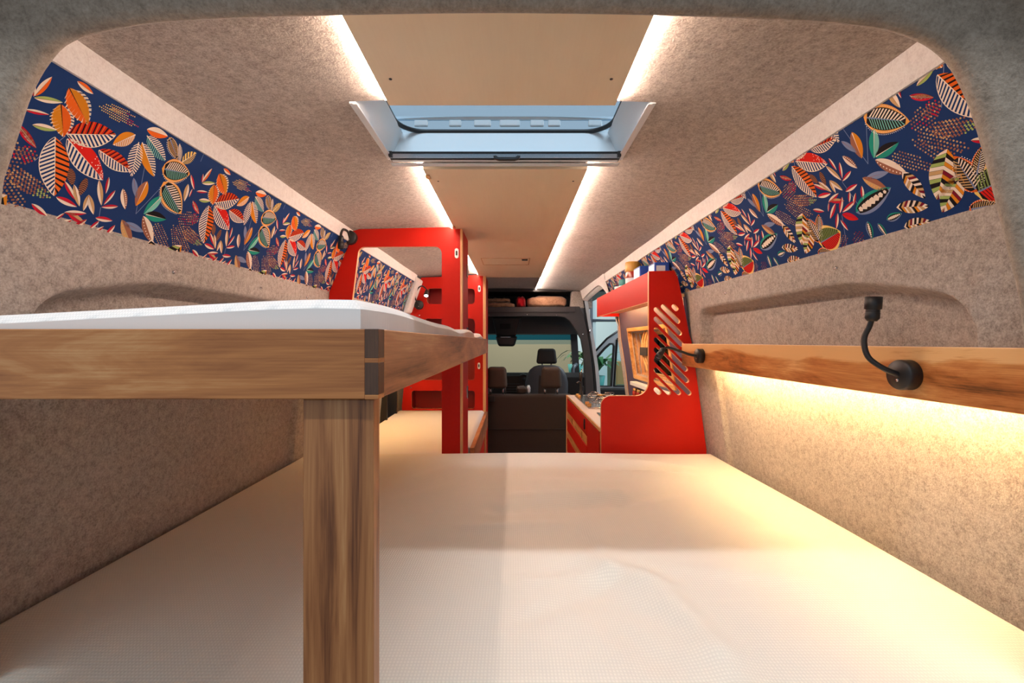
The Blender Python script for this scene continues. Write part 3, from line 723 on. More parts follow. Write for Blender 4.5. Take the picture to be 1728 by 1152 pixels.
def oval_plate(parent, x, h, y, sc=1.0):
    pts = [(x+a, h+b) for a, b in arcpts(0, .012*sc, .0075*sc, 0, 180)+arcpts(0, -.012*sc, .0075*sc, 180, 360)]
    o = MB().prism([P(a, y-.003, b) for a, b in pts], (0, .003, 0)).build('latch_plate', 'white_plastic', parent)
    pts = [(x+a, h+b) for a, b in arcpts(0, .006*sc, .0035*sc, 0, 180)+arcpts(0, -.006*sc, .0035*sc, 180, 360)]
    MB().prism([P(a, y-.0042, b) for a, b in pts], (0, .0012, 0)).build('keyhole', 'black_plastic', o)
oval_plate(pt1, -.257, .401, yp, 1.15)
for h_ in (.36, .05, -.24):
    c = MB().box(-.2305, -.225, 2.24, 2.28, Z(h_-.04), Z(h_+.02)); c.build('connector', 'steel', pt1, .001)
pt2 = thing('partition', 'farther red partition with dark red niches, next to the cab', 'partition', (-.5, 3.56, Z(-1.35)))
yq = 3.56
def rrh(x0, x1, h0, h1, r): return [(a, b) for a, b in arcpts(x1-r, h1-r, r, 0, 90, 4)+arcpts(x0+r, h1-r, r, 90, 180, 4)+arcpts(x0+r, h0+r, r, 180, 270, 4)+arcpts(x1-r, h0+r, r, 270, 360, 4)]
n_up = rrh(-.675, -.30, .292, .415, .03); n_mid = rrh(-.70, -.30, .02, .178, .03); n_low = rrh(-.795, -.30, -.525, -.385, .02)
n_lm = rrh(-.74, -.30, -.30, -.09, .02)
outer2 = [(-.236, .512), (-.236, -1.34), (-.87, -1.34), (-.87, -.5), (-.82, 0), (-.806, .226), (-.735, .455), (-.72, .500), (-.29, .520)]
panel('board', outer2, [n_up, n_mid, n_low, n_lm], yq, yq+.018, ['red_board', 'ply_edge'], pt2)
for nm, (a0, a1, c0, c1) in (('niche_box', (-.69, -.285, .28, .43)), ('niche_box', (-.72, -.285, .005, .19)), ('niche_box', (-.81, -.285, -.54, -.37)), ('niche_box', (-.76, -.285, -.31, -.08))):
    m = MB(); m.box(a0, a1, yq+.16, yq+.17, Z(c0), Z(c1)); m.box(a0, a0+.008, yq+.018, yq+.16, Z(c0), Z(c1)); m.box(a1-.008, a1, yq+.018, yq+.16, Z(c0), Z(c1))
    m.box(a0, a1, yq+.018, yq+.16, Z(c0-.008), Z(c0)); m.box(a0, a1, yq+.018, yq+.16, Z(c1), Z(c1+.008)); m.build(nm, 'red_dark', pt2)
MB().box(-.236, -.213, yq-.002, yq+.020, Z(-1.34), Z(.512)).build('edge_strip', 'ply_edge', pt2, .002)
MB().box(-.236, -.2145, yq+.0205, yq+.30, Z(-1.34), Z(.512)).build('side_board', 'red_board', pt2, .001)
oval_plate(pt2, -.265, .413, yq, 1.3); oval_plate(pt2, -.268, -.19, yq, 1.3)
MB().lathe([(0, -.004), (.006, -.003), (.006, 0)], P(-.735, yq, .205), (0, 1, 0), 10).build('screw', 'steel', pt2)
MB().lathe([(0, -.004), (.006, -.003), (.006, 0)], P(-.80, yq, -.36), (0, 1, 0), 10).build('screw', 'steel', pt2)
# soft beige trim where the left fabric ends
m = MB(); m.hexa([P(-.845, 3.44, .20), P(-.80, 3.44, .22), P(-.715, 3.44, .47), P(-.745, 3.44, .50)], [P(-.845, 3.555, .20), P(-.79, 3.555, .22), P(-.70, 3.555, .47), P(-.745, 3.555, .50)])
struct(m.build('trim_6', 'felt_light', bevel=.012, seg=3))
# side window of the left wall, seen below the bunk
wn = MB(); 
for a in ((3.10, 3.12, -.62, -.08), (3.36, 3.38, -.62, -.08)): wn.box(-1.0, -.86, a[0], a[1], Z(a[2]), Z(a[3]))
wn.box(-1.0, -.86, 3.10, 3.38, Z(-.63), Z(-.61)); wn.box(-1.0, -.86, 3.10, 3.38, Z(-.1), Z(-.08))
w1 = struct(wn.build('window_1', 'black_plastic'))
MB().box(-.985, -.98, 3.12, 3.36, Z(-.61), Z(-.1)).build('pane', 'window_glass', w1)
for k, (ya, ha, yb, hb_) in enumerate(((3.12, -.52, 3.36, -.36), (3.12, -.56, 3.36, -.47), (3.2, -.38, 3.34, -.60))):
    MB().tube([P(-.955, ya, ha), P(-.955, yb, hb_)], .006, 8).build('stay', 'steel', w1)

# ------------------------------------------------------------------ reading lamps
def lamp(label, base, nrm, path, head_dir, lit=False, r=.029, hl=.055, hr=.0145):
    base = Vector(base); nrm = Vector(nrm).normalized()
    t = thing('reading_lamp', label, 'lamp', base, 'gooseneck reading lamps')
    o = MB().lathe([(0, 0), (r, 0), (r, .020), (r*.93, .0235), (0, .0235)], base, nrm, 32).build('base', 'black_plastic', t)
    MB().lathe([(0, .0235), (.003, .0235), (.003, .025), (0, .0252)], base+nrm.orthogonal().normalized()*0+Vector((0, 0, -r*.35)), nrm, 10).build('button', 'steel', o)
    pts = smooth_path([tuple(base+nrm*.020)]+[tuple(p) for p in path], 6)
    MB().tube(pts, .0052, 12).build('gooseneck', 'black_plastic', t)
    e = Vector(path[-1]); d = Vector(head_dir).normalized()
    h = MB().lathe([(0, -.006), (.008, -.006), (hr*.85, 0), (hr*.85, hl*.25), (hr*.80, hl*.27), (hr*.80, hl*.31), (hr*.85, hl*.33), (hr*.80, hl*.36), (hr*.80, hl*.40), (hr, hl*.44), (hr, hl), (hr*.86, hl), (hr*.8, hl*.9), (0, hl*.9)], e, d, 24).build('head', 'black_plastic', t)
    MB().lathe([(0, hl*.905), (hr*.78, hl*.905), (hr*.78, hl*.93), (0, hl*.97)], e, d, 20).build('lens', 'lamp_glow' if lit else 'lens', h)
    return t
RX = .760
# ------------------------------------------------------------------ right rail with hidden LED strip
rl = thing('wooden_rail', 'long honey-brown wooden rail on the right wall with grain streaks', 'rail', (RX, .66, Z(-.11)))
MB().box(RX, RX+.020, .665, 2.052, Z(-.109), Z(-.0097)).build('board', 'rail_wood', rl, .0015)
MB().box(RX+.020, .86, .68, 2.04, Z(-.030), Z(-.012)).build('shelf_back', 'oak', rl)
ls = MB().box(RX+.022, RX+.034, .70, 1.82, Z(-.094), Z(-.088)).build('led_strip', 'led_warm', rl)
MB().box(RX+.0205, RX+.038, .69, 1.99, Z(-.088), Z(-.080)).build('channel', 'steel', rl)
# near lamp: disc at pixel (1536,632), neck bowing down-left and up
yb = RX*768/ (1531-866)
lamp('large near black gooseneck reading lamp on the wooden rail, head pointing up', (RX, .872, Z(-.064)), (-1, 0, 0),
     [P(RX-.045, .878, -.052), P(RX-.062, .895, -.030), P(RX-.060, .908, .004), P(RX-.052, .905, .030), P(RX-.050, .900, .046)], (.06, -.02, 1), hl=.042, hr=.0145)
lamp('small far black gooseneck reading lamp at rail end, drooping over the red slotted panel', (RX, 1.83, Z(-.058)), (-1, 0, 0),
     [P(RX-.05, 1.835, -.052), P(RX-.10, 1.84, -.034), P(RX-.135, 1.845, -.025), P(RX-.155, 1.84, -.034)], (-.75, -.35, -1), hl=.045, hr=.0135, r=.029)
lamp('black reading lamp on the top left corner of the nearer red partition', (-.738, 2.069, Z(.470)), (0, -1, 0),
     [P(-.735, 2.02, .488), P(-.737, 1.975, .486), P(-.735, 1.945, .462), P(-.734, 1.942, .445)], (0, -.1, -1), hl=.05, hr=.0125, r=.031)
lamp('lit reading lamp on the farther red partition seen through the opening', (-.735, 3.559, Z(.285)), (0, -1, 0),
     [P(-.755, 3.50, .34), P(-.735, 3.49, .40), P(-.70, 3.49, .425), P(-.665, 3.49, .40), P(-.66, 3.48, .385)], (0, -.75, -1), lit=True, r=.036, hl=.05, hr=.018)

# ------------------------------------------------------------------ kitchen on the right
kc = thing('kitchen_cabinet', 'red kitchen cabinet unit with oak drawer bands along the aisle', 'cabinet', (.6, 2.1, Z(-1.35)))
KX = .395
MB().box(KX+.018, .80, 2.09, 3.345, Z(-1.33), Z(-.413)).build('body', 'red_board', kc)
MB().box(KX-.004, .82, 3.345, 3.363, Z(-1.33), Z(-.395)).build('end_panel', 'ply_edge', kc, .001)
MB().box(KX, KX+.017, 2.095, 2.44, Z(-1.30), Z(-.416)).build('door', 'red_board', kc, .002)
dz = [(-.417, -.510), (-.565, -.650), (-.705, -.80)]
for k, (a, b) in enumerate(dz):
    d = MB().box(KX, KX+.017, 2.447, 3.335, Z(b), Z(a)).build('drawer', 'red_board', kc, .002)
    MB().box(KX+.002, KX+.017, 2.447, 3.335, Z(b-.054), Z(b-.001)).build('grip_band', 'oak', d, .004, 3)
    for yy in (2.62, 3.05):
        MB().box(KX-.0005, KX+.003, yy, yy+.016, Z(b-.045), Z(b-.008)).build('dowel', 'walnut_z', d) if k == 0 else None
pl = MB().prism([P(KX-.006, 2.51+a, -.455+b) for a, b in arcpts(0, .018, .011, 0, 180)+arcpts(0, -.018, .011, 180, 360)], (.006, 0, 0)).build('pull', 'black_plastic', kc)
wt = thing('worktop', 'pale kitchen worktop with honey plywood front edge', 'worktop', (.6, 2.1, Z(-.41)))
MB().box(KX, .84, 2.085, 3.343, Z(-.4125), Z(-.397)).build('slab', 'ply_edge', wt, .001)
MB().box(KX+.004, .84, 2.085, 3.343, Z(-.397), Z(-.3945)).build('surface', 'worktop_white', wt)
sn = MB()
sx0, sx1, sy0, sy1 = .46, .76, 2.14, 2.50
for a in ((sx0, sx1, sy0, sy0+.015), (sx0, sx1, sy1-.015, sy1), (sx0, sx0+.015, sy0, sy1), (sx1-.015, sx1, sy0, sy1)): sn.box(*a, Z(-.3945), Z(-.390))
sk2 = thing('sink', 'steel-rimmed sink with oak cutting board lid in the worktop', 'sink', ((sx0+sx1)/2, sy0, Z(-.394)))
sn.build('rim', 'steel', sk2, .002); MB().box(sx0+.015, sx1-.015, sy0+.015, sy1-.015, Z(-.3945), Z(-.388)).build('cutting_board', 'oak', sk2, .002)
st = thing('gas_stove', 'two-burner gas stove with wire pan supports beside the sink', 'stove', (.62, 2.66, Z(-.394)))
MB().box(.44, .80, 2.66, 3.26, Z(-.3943), Z(-.386)).build('hob_plate', 'steel', st, .002)
for (bx_, by) in ((.60, 2.82), (.60, 3.10)):
    b = MB().lathe([(0, 0), (.045, 0), (.045, .008), (.032, .012), (.032, .018), (0, .02)], P(bx_, by, -.386), (0, 0, 1), 24).build('burner', 'black_plastic', st)
    MB().lathe([(.0, .020), (.026, .020), (.028, .024), (0, .026)], P(bx_, by, -.386), (0, 0, 1), 24).build('burner_cap', 'brass', b)
    for k in range(4):
        a = k*math.pi/2+.5; u = Vector((math.cos(a), math.sin(a), 0))
        MB().tube([P(bx_, by, -.384)+u*.11, P(bx_, by, -.356)+u*.11, P(bx_, by, -.352)+u*.10, P(bx_, by, -.352)+u*.03], .0035, 8).build('pan_support', 'steel', st)
    rg = [P(bx_, by, -.372)+Vector((math.cos(k*math.pi/10), math.sin(k*math.pi/10), 0))*.11 for k in range(21)]
    MB().tube(rg, .003, 6, caps=False).build('support_ring', 'steel', st)
for yy in (2.72, 2.80, 3.14, 3.22):
    MB().lathe([(0, 0), (.014, 0), (.012, .016), (0, .018)], P(.455, yy, -.386), (0, 0, 1), 16).build('knob', 'brass', st)
# faucet at the far end
fc = thing('faucet', 'dark slim tap standing at the cab end of the worktop', 'faucet', (.47, 3.29, Z(-.394)))
MB().lathe([(0, 0), (.018, 0), (.016, .03), (.009, .04), (.009, .12), (.012, .125), (.012, .17), (0, .175)], P(.49, 3.30, -.3945), (0, 0, 1), 16).build('column', 'black_plastic', fc)
MB().tube([P(.49, 3.30, -.30), P(.47, 3.27, -.29), P(.45, 3.24, -.30)], .007, 8).build('spout', 'black_plastic', fc)
MB().tube([P(.49, 3.30, -.26), P(.498, 3.30, -.20)], .004, 8).build('lever', 'steel', fc)

# slotted red side panel
sp = thing('side_panel', 'bright red side panel with diagonal pill-shaped slots beside the rail', 'panel', (.6, 2.06, Z(-1.35)))
y_s = 2.06; kx = y_s/768
def q(px, py): return ((px-866)*kx, (576-py)*kx)
def pill(a, b, r):
    a = Vector(a); b = Vector(b); t = (b-a).normalized(); an = math.degrees(math.atan2(t.y, t.x))
    return arcpts(b.x, b.y, r, an-90, an+90, 6)+arcpts(a.x, a.y, r, an+90, an+270, 6)
sl = [((1137,517),(1141,521)), ((1119,517),(1144,542)), ((1107,522),(1147,562)), ((1107,538),(1150,581)), ((1107,556),(1154,603)), ((1107,573),(1157,623)), ((1107,590),(1159,642)), ((1107,607),(1163,663)), ((1107,624),(1145.5,662.5)), ((1107,641),(1128.5,662.5)), ((1107,657),(1112,662))]
holes = [pill(q(*a), q(*b), .0108) for a, b in sl]
cn = lambda *a: [ (x, h) for x, h in a]
xR = [(wallx(1, h)-.005, h) for h in (.0, -.12, -.49, -1.33)]
ox = .398
outer = [(.614, .318), (.728, .321), (.745, .29), (.775, .15), (.795, .04)]+xR+[(ox, -1.33)]
r1 = .045; topy = -.2465
outer += [(ox, topy-.05)]+arcpts(ox+r1, topy-r1, r1, 180, 90)[0:]
r2 = .06
outer += [p for p in arcpts(.614-r2, topy+r2, r2, 270, 360)]
sp_o = panel('board', outer, holes, y_s, y_s+.018, ['red_board', 'ply_edge'], sp)

# shelf box above the worktop
sh = thing('wall_shelf', 'red kitchen shelf with deep fascia and lit plywood underside', 'shelf', (.7, 2.08, Z(.18)))
MB().box(.614, .629, 2.079, 3.34, Z(.182), Z(.316)).build('fascia', 'red_board', sh, .001)
MB().box(.6145, .6285, 2.079, 3.34, Z(.1785), Z(.182)).build('edge_band', 'ply_edge', sh)
MB().box(.629, .782, 2.079, 3.34, Z(.205), Z(.218)).build('shelf_board', 'ply_edge', sh)
MB().box(.629, .775, 3.322, 3.34, Z(.182), Z(.30)).build('end_board', 'red_board', sh)
MB().box(.632, .640, 2.10, 3.30, Z(.199), Z(.205)).build('led_strip', 'led_shelf', sh)
# items on the shelf
def tin(label, x, y, r, h, cols, g='tins and packets on the kitchen shelf'):
    t = thing('tin', label, 'tin', (x, y, Z(.218)), g)
    MB().lathe([(0, 0), (r, 0), (r, h*.75), (r*.98, h*.76), (0, h*.76)], P(x, y, .218), (0, 0, 1), 24).build('body', cols[0], t)
    MB().lathe([(r*1.01, h*.15), (r*1.01, h*.6)], P(x, y, .218), (0, 0, 1), 24).build('label', cols[1], t)
    MB().lathe([(r*1.02, h*.76), (r*1.05, h*.78), (r*1.05, h*.98), (r*1.0, h), (0, h)], P(x, y, .218), (0, 0, 1), 24).build('lid', cols[2], t)
def packet(label, x0, x1, y0, y1, h, cols, g='tins and packets on the kitchen shelf'):
    t = thing('packet', label, 'packet', ((x0+x1)/2, y0, Z(.218)), g)
    MB().box(x0, x1, y0, y1, Z(.218), Z(.218+h)).build('body', cols[0], t, .003)
    MB().box(x0-.0006, x0, y0+.01, y1-.01, Z(.218+h*.2), Z(.218+h*.95)).build('label', cols[1], t)
    MB().box(x0+.008, x1-.02, y0-.0006, y0, Z(.218+h*.3), Z(.218+h*.9)).build('label', cols[2], t)
packet('blue and white packet at the near end of the shelf', .665, .735, 2.14, 2.24, .155, ('blue_pack', 'white_pack', 'white_pack'))
packet('blue box with pale face behind the top of the fascia', .64, .70, 2.30, 2.42, .165, ('blue_pack', 'white_pack', 'blue_pack'))
tin('tin with mustard-yellow lid standing on the shelf', .668, 2.55, .038, .225, ('jar_red', 'white_pack', 'yellow_lid'))
tin('small orange-labelled jar on the shelf', .658, 2.72, .026, .15, ('white_pack', 'orange_label', 'teal_pack'))
tin('small white jar farthest along the shelf', .66, 2.85, .024, .125, ('orange_label', 'white_pack', 'white_pack'))
tin('low pale jar with orange lid on the shelf', .66, 2.95, .022, .115, ('white_pack', 'teal_pack', 'orange_label'))

# dark plum wall board with the framed window
db = thing('wall_board', 'dark plum wall board behind the stove with plywood end edge', 'wall board', (.8, 2.1, Z(-.4)))
def bw(h): return lerp([(-.40, .852), (-.2, .830), (0, .798), (.21, .775)], h)
hs = [-.393, -.30, -.235, -.235+.0001, -.10, .0, .075, .0751, .15, .205]
m = MB()
def bseg(y0, y1, h0, h1):
    a, b = bw(h0), bw(h1)
    m.hexa([P(a, y0, h0), P(a+.012, y0, h0), P(b+.012, y0, h1), P(b, y0, h1)], [P(a, y1, h0), P(a+.012, y1, h0), P(b+.012, y1, h1), P(b, y1, h1)])
for a, b in ((-.393, -.30), (-.30, -.235)): bseg(2.08, 3.35, a, b)
for a, b in ((.075, .14), (.14, .204)): bseg(2.08, 3.35, a, b)
for a, b in ((-.235, -.1), (-.1, 0), (0, .075)): bseg(2.08, 2.34, a, b); bseg(3.12, 3.35, a, b)
m.build('board', 'blue_board', db)
m = MB()
for h0, h1 in ((-.393, -.2), (-.2, 0), (0, .204)):
    a, b = bw(h0)-.002, bw(h1)-.002
    m.hexa([P(a, 3.35, h0), P(a+.02, 3.35, h0), P(b+.02, 3.35, h1), P(b, 3.35, h1)], [P(a, 3.362, h0), P(a+.02, 3.362, h0), P(b+.02, 3.362, h1), P(b, 3.362, h1)])
m.build('end_edge', 'ply_edge', db)
# window frame in plywood, with deep stepped reveal
wf = MB()
def ringframe(m, y0, y1, h0, h1, t, x_in, x_out):
    def X(h, d): return bw(h)+d
    for (a, b, c, d) in ((y0, y0+t, h0, h1), (y1-t, y1, h0, h1), (y0+t, y1-t, h0, h0+t), (y0+t, y1-t, h1-t, h1)):
        m.hexa([P(X(c, x_in), a, c), P(X(c, x_out), a, c), P(X(d, x_out), a, d), P(X(d, x_in), a, d)], [P(X(c, x_in), b, c), P(X(c, x_out), b, c), P(X(d, x_out), b, d), P(X(d, x_in), b, d)])
ringframe(wf, 2.325, 3.135, -.250, .090, .022, -.008, .02)
w2 = struct(wf.build('window_2', 'oak', bevel=.002))
for k, (dd, tt) in enumerate(((.02, .016), (.045, .014), (.07, .012))):
    f2 = MB(); ringframe(f2, 2.325+.012*(k+1), 3.135-.012*(k+1), -.250+.012*(k+1), .09-.012*(k+1), tt, dd, dd+.022); f2.build('reveal', 'oak' if k != 1 else 'ply_edge', w2)
MB().box(.96, .965, 2.3, 3.16, Z(-.25), Z(.09)).build('pane', 'window_glass', w2)
f2 = MB(); 
for (a, b, c, d) in ((2.30, 2.36, -.26, .10), (3.08, 3.16, -.26, .10), (2.36, 3.08, -.26, -.215), (2.36, 3.08, .055, .10)): f2.box(.93, .96, a, b, Z(c), Z(d))
f2.build('rubber_frame', 'black_plastic', w2)
# utensil roll: black band round brass-coloured stays
ut = thing('window_stay', 'bundle of curved wooden stays in a black band at the plywood-framed window', 'window stay', (.82, 2.75, Z(-.2)))
for dx_ in (0, .05, .10):
    MB().tube(smooth_path([P(.815, 2.80-dx_, .065), P(.80, 2.81-dx_, .0), P(.80, 2.80-dx_, -.08), P(.812, 2.76-dx_, -.16), P(.83, 2.72-dx_, -.215)], 5), .009, 8).build('stay', 'oak', ut)
MB().box(.786, .818, 2.68, 2.83, Z(-.085), Z(-.035)).build('band', 'black_soft', ut, .004)
# small steel spice rail with copper jars below the window
sr = thing('spice_rail', 'pale metal spice rail under the plywood-framed window', 'rail', (.8, 2.3, Z(-.29)))
MB().box(.79, .835, 2.30, 3.08, Z(-.292), Z(-.268)).build('rail', 'white_plastic', sr, .002)
MB().box(.79, .845, 2.30, 3.08, Z(-.385), Z(-.378)).build('tray', 'steel', sr, .001)
for k in range(8):
    yy = 2.36+k*.095
    t = thing('spice_jar', 'copper-capped red spice jar in the row under the metal rail', 'jar', (.81, yy, Z(-.378)), 'spice jars under the metal rail')
    MB().lathe([(0, 0), (.019, 0), (.019, .045), (.014, .052), (0, .052)], P(.812, yy, -.378), (0, 0, 1), 14).build('glass', 'jar_red', t)
    MB().lathe([(.016, .052), (.016, .068), (0, .069)], P(.812, yy, -.378), (0, 0, 1), 14).build('cap', 'brass', t)

# ------------------------------------------------------------------ sliding door opening, cab hoop
m = MB()
# felt-wrapped header above the side door and its rounded rear corner
pa = smooth_path([(3.50, .15), (3.51, .30), (3.55, .395), (3.64, .445), (3.80, .455), (4.2, .445), (4.62, .425)], 5)
def hd(i, j):
    y, h = pa[i]; k = (0, .010, .022)[j]
    x = wallx(1, min(h, .50)); 
    return (x-.012+(.0, .006, .05)[j], y-(0, -.004, -.01)[j]*0+(.0 if i > 8 else .0), Z(h-k*(1 if i > 10 else .3)))
m.grid(hd, len(pa)-1, 2)
# filler between header curve and the pale band / end of the wall
fill = [(3.42, .10)]+pa+[(4.62, .512), (3.42, .512)]
def fx(h): return wallx(1, h)-.012
m.add([(fx(h), y, Z(h)) for y, h in fill], [tuple(range(len(fill)))])
struct(m.build('door_1', 'felt_light', sharp=True))
# fold the filler: extra trim covering the wall end below
hoop = thing('cab_hoop', 'dark grey cab partition hoop with stitched edge and screws', 'cab frame', (0, 4.55, Z(-1.35)))
yh = 4.55
k4 = yh/768
def q4(px, py): return ((px-866)*k4, (576-py)*k4)
inner = [q4(820, 533), q4(940, 533), q4(953, 535), q4(962, 541), q4(972, 556), q4(981, 572), q4(986, 600), q4(988, 640), q4(989, 700)]
outr = [q4(1003, 700), q4(1001, 640), q4(997, 600), q4(991, 560), q4(984, 530), q4(978, 517), q4(971, 517), q4(820, 518)]
left = [(-x-.03, h) for x, h in inner][::-1]
lo = [(-x-.03, h) for x, h in outr][::-1]
sm = inner+outr
panel('right_frame', [(0, inner[0][1])]+inner[1:]+outr[:-1]+[(0, outr[-1][1])], [], yh, yh+.08, ['dark_grey_plastic', 'dark_grey_plastic'], hoop)
panel('left_frame', [(-.0, inner[0][1])]+[(-x-.03, h) for x, h in inner[1:]]+[(-x-.03, h) for x, h in outr[:-1]]+[(-.0, outr[-1][1])], [], yh, yh+.08, ['dark_grey_plastic', 'dark_grey_plastic'], hoop)
MB().box(-.62, .62, yh-.012, yh, Z(.292), Z(.345)).build('top_lip', 'dark_grey_plastic', hoop, .004)
MB().box(-.60, .56, yh-.004, yh+.02, Z(.283), Z(.291)).build('groove', 'black_plastic', hoop)
for px_ in (825.3, 889.4, 939): 
    a, b = q4(px_, 531.5); MB().lathe([(0, -.006), (.006, -.005), (.007, 0)], P(a, yh-.001, b-.0), (0, 1, 0), 10).build('screw', 'steel', hoop)
a, b = q4(980, 564); MB().lathe([(0, -.006), (.008, -.005), (.009, 0)], P(a+.02, yh, b), (0, 1, 0), 10).build('screw', 'steel', hoop)
# overhead shelf with bags
os_ = thing('overhead_shelf', 'dark shelf above the cab holding folded bags', 'shelf', (0, 4.5, Z(.33)))
MB().box(-.62, .62, yh+.0, yh+.55, Z(.325), Z(.345)).build('board', 'black_plastic', os_)
MB().box(-.66, .66, yh+.55, yh+.57, Z(.325), Z(.505)).build('back', 'black_soft', os_)
def bag(label, x0, x1, y0, y1, h0, h1, mat, seed, wav=.010):
    rnd = random.Random(seed); ph = [rnd.uniform(0, 6) for _ in range(8)]; m = MB(); NU, NV = 40, 20
    cx, cy, cz = (x0+x1)/2, (y0+y1)/2, (h0+h1)/2
    def f(i, j):
        u = 2*math.pi*i/NU; v = math.pi*j/NV; e = .42
        g = lambda c: math.copysign(abs(c)**e, c)
        x = g(math.cos(u))*abs(math.sin(v))**e; y = g(math.sin(u))*abs(math.sin(v))**e; z = g(math.cos(v))
        w = wav*(math.sin(7*x+ph[0]+3*z)+math.sin(11*x*y+ph[1])+.7*math.sin(17*x+6*z+ph[2]))
        return (cx+x*(x1-x0)/2+w*.3*y, cy+y*(y1-y0)/2+w*.6, Z(cz+z*(h1-h0)/2*(1-.25*x*x)+w*.7*abs(z)))
    m.grid(f, NU, NV); return tag(m.build('bag', mat), label, 'bag')
bag('brown folded cloth bag, lower of the left pair above the cab', -.30, .02, 4.66, 4.98, .349, .402, 'bag_fabric', 1, .006)
bag('brown folded cloth bag lying on top of the left pair above the cab', -.28, -.03, 4.68, 4.96, .406, .450, 'bag_fabric', 2, .006)
bag('crumpled red cloth between the brown bags above the cab', .03, .13, 4.66, 4.95, .352, .462, 'red_cloth', 3, .010)
bag('large tan bag at the right end of the shelf above the cab', .145, .56, 4.66, 5.0, .352, .470, 'bag_fabric', 4, .008)

struct(MB().hexa([P(.585, 4.60, .335), P(.80, 4.60, .335), P(.80, 4.75, .335), P(.585, 4.75, .335)], [P(.60, 4.60, .53), P(.80, 4.60, .53), P(.80, 4.75, .53), P(.60, 4.75, .53)]).build('trim_9', 'felt_wall', bevel=.01))
# door jamb strips (painted body pillar) following the wall profile beyond the hoop
bp = thing('body_pillar', 'light grey painted door pillar with dark rubber seals beside the cab hoop', 'door pillar', (.8, 4.65, Z(-1.35)))
def strip(name, pts, w, y0, y1, mat):
    m = MB()
    for (a, ha), (b, hb_) in zip(pts, pts[1:]): m.hexa([P(a, y0, ha), P(a+w, y0, ha), P(b+w, y0, hb_), P(b, y0, hb_)], [P(a, y1, ha), P(a+w, y1, ha), P(b+w, y1, hb_), P(b, y1, hb_)])
    m.build(name, mat, bp)
k5 = 4.60/768
def q5(px, py): return ((px-866)*k5, (576-py)*k5)
strip('seal', [q5(983, 500), q5(988, 540), q5(995, 580), q5(1001, 620), q5(1004, 670), q5(1006, 720)], .022, 4.60, 4.66, 'black_plastic')
strip('inner_skin', [q5(977, 508), q5(983, 540), q5(988, 580), q5(994, 620), q5(999, 670), q5(1000, 720)], .035, 4.62, 4.70, 'paint_mid')
strip('painted_skin', [q5(985, 502), q5(991, 540), q5(998, 580), q5(1004, 620), q5(1008, 670), q5(1010, 720)], .034, 4.59, 4.63, 'paint_grey')
MB().tube([P(*[q5(994, 556)[0], 4.585, q5(994, 556)[1]]), P(q5(995, 562)[0], 4.585, q5(995, 562)[1])], .010, 8).build('striker', 'steel', bp)

# ------------------------------------------------------------------ cab: bench, seats, dashboard, windscreen
bn = thing('bench_seat', 'dark fabric rear bench seat spanning the aisle behind the front seats', 'seat', (0, 3.95, Z(-1.35)))
def softbox(x0, x1, y0, y1, h0, h1, name, mat, par, bev=.03, taper=0):
    m = MB(); c = (x0+x1)/2; w0 = (x1-x0)/2; w1 = w0*(1-taper)
    m.hexa([P(c-w0, y0, h0), P(c+w0, y0, h0), P(c+w0, y1, h0), P(c-w0, y1, h0)], [P(c-w1, y0+.01, h1), P(c+w1, y0+.01, h1), P(c+w1, y1, h1), P(c-w1, y1, h1)])
    o = m.build(name, mat, par, bev, 5)
    for p in o.data.polygons: p.use_smooth = True
    return o
softbox(-.70, .52, 3.95, 4.07, -1.25, -.463, 'backrest', 'seat_fabric', bn, .03)
softbox(-.70, .52, 4.05, 4.50, -1.10, -.92, 'cushion', 'seat_fabric', bn, .04)
for x in (-.144, .334):
    softbox(x-.094, x+.094, 3.965, 4.05, -.412, -.222, 'headrest', 'headrest_fabric', bn, .035, .12)
    for dx_ in (-.055, .055): MB().tube([P(x+dx_, 4.01, -.47), P(x+dx_, 4.01, -.40)], .009, 10).build('headrest_post', 'steel', bn)
MB().box(-.25, -.16, 3.925, 3.95, Z(-.52), Z(-.47)).build('strap', 'black_soft', bn, .004)
MB().box(-.705, .525, 3.94, 3.949, Z(-.76), Z(-.757)).build('seam', 'black_soft', bn)
def front_seat(label, x, y):
    t = thing('front_seat', label, 'seat', (x, y, Z(-1.35)), 'front seats')
    m = MB(); prof_ = [(-.75, .20), (-.55, .235), (-.45, .235), (-.38, .22), (-.31, .185), (-.275, .14), (-.262, .09)]
    def f(i, j):
        h, w = prof_[i]; a = 2*math.pi*j/24; e = .6
        return (x+w*math.copysign(abs(math.cos(a))**e, math.cos(a)), y+.06+.065*math.copysign(abs(math.sin(a))**e, math.sin(a)), Z(h))
    m.grid(f, len(prof_)-1, 24); h, w = prof_[-1]; m.add([f(len(prof_)-1, j) for j in range(24)], [tuple(range(24))])
    m.build('backrest', 'seat_leather', t)
    softbox(x-.10, x+.10, y-.012, y+.03, -.70, -.29, 'back_pad', 'seat_fabric', t, .02)
    softbox(x-.24, x+.24, y+.1, y+.36, -.95, -.78, 'cushion', 'seat_fabric', t, .04)
    softbox(x-.20, x+.20, y+.12, y+.34, -1.35, -.95, 'seat_base', 'black_plastic', t, .02)
    softbox(x-.115, x+.115, y+.01, y+.10, -.245, -.078, 'headrest', 'black_soft', t, .03, .18)
    for dx_ in (-.05, .05): MB().tube([P(x+dx_, y+.055, -.29), P(x+dx_, y+.055, -.23)], .008, 8).build('headrest_post', 'steel', t)
front_seat('grey front passenger seat with black headrest seen past the bench', .368, 4.95)
front_seat('front driver seat mostly hidden behind the far red partition', -.50, 4.95)
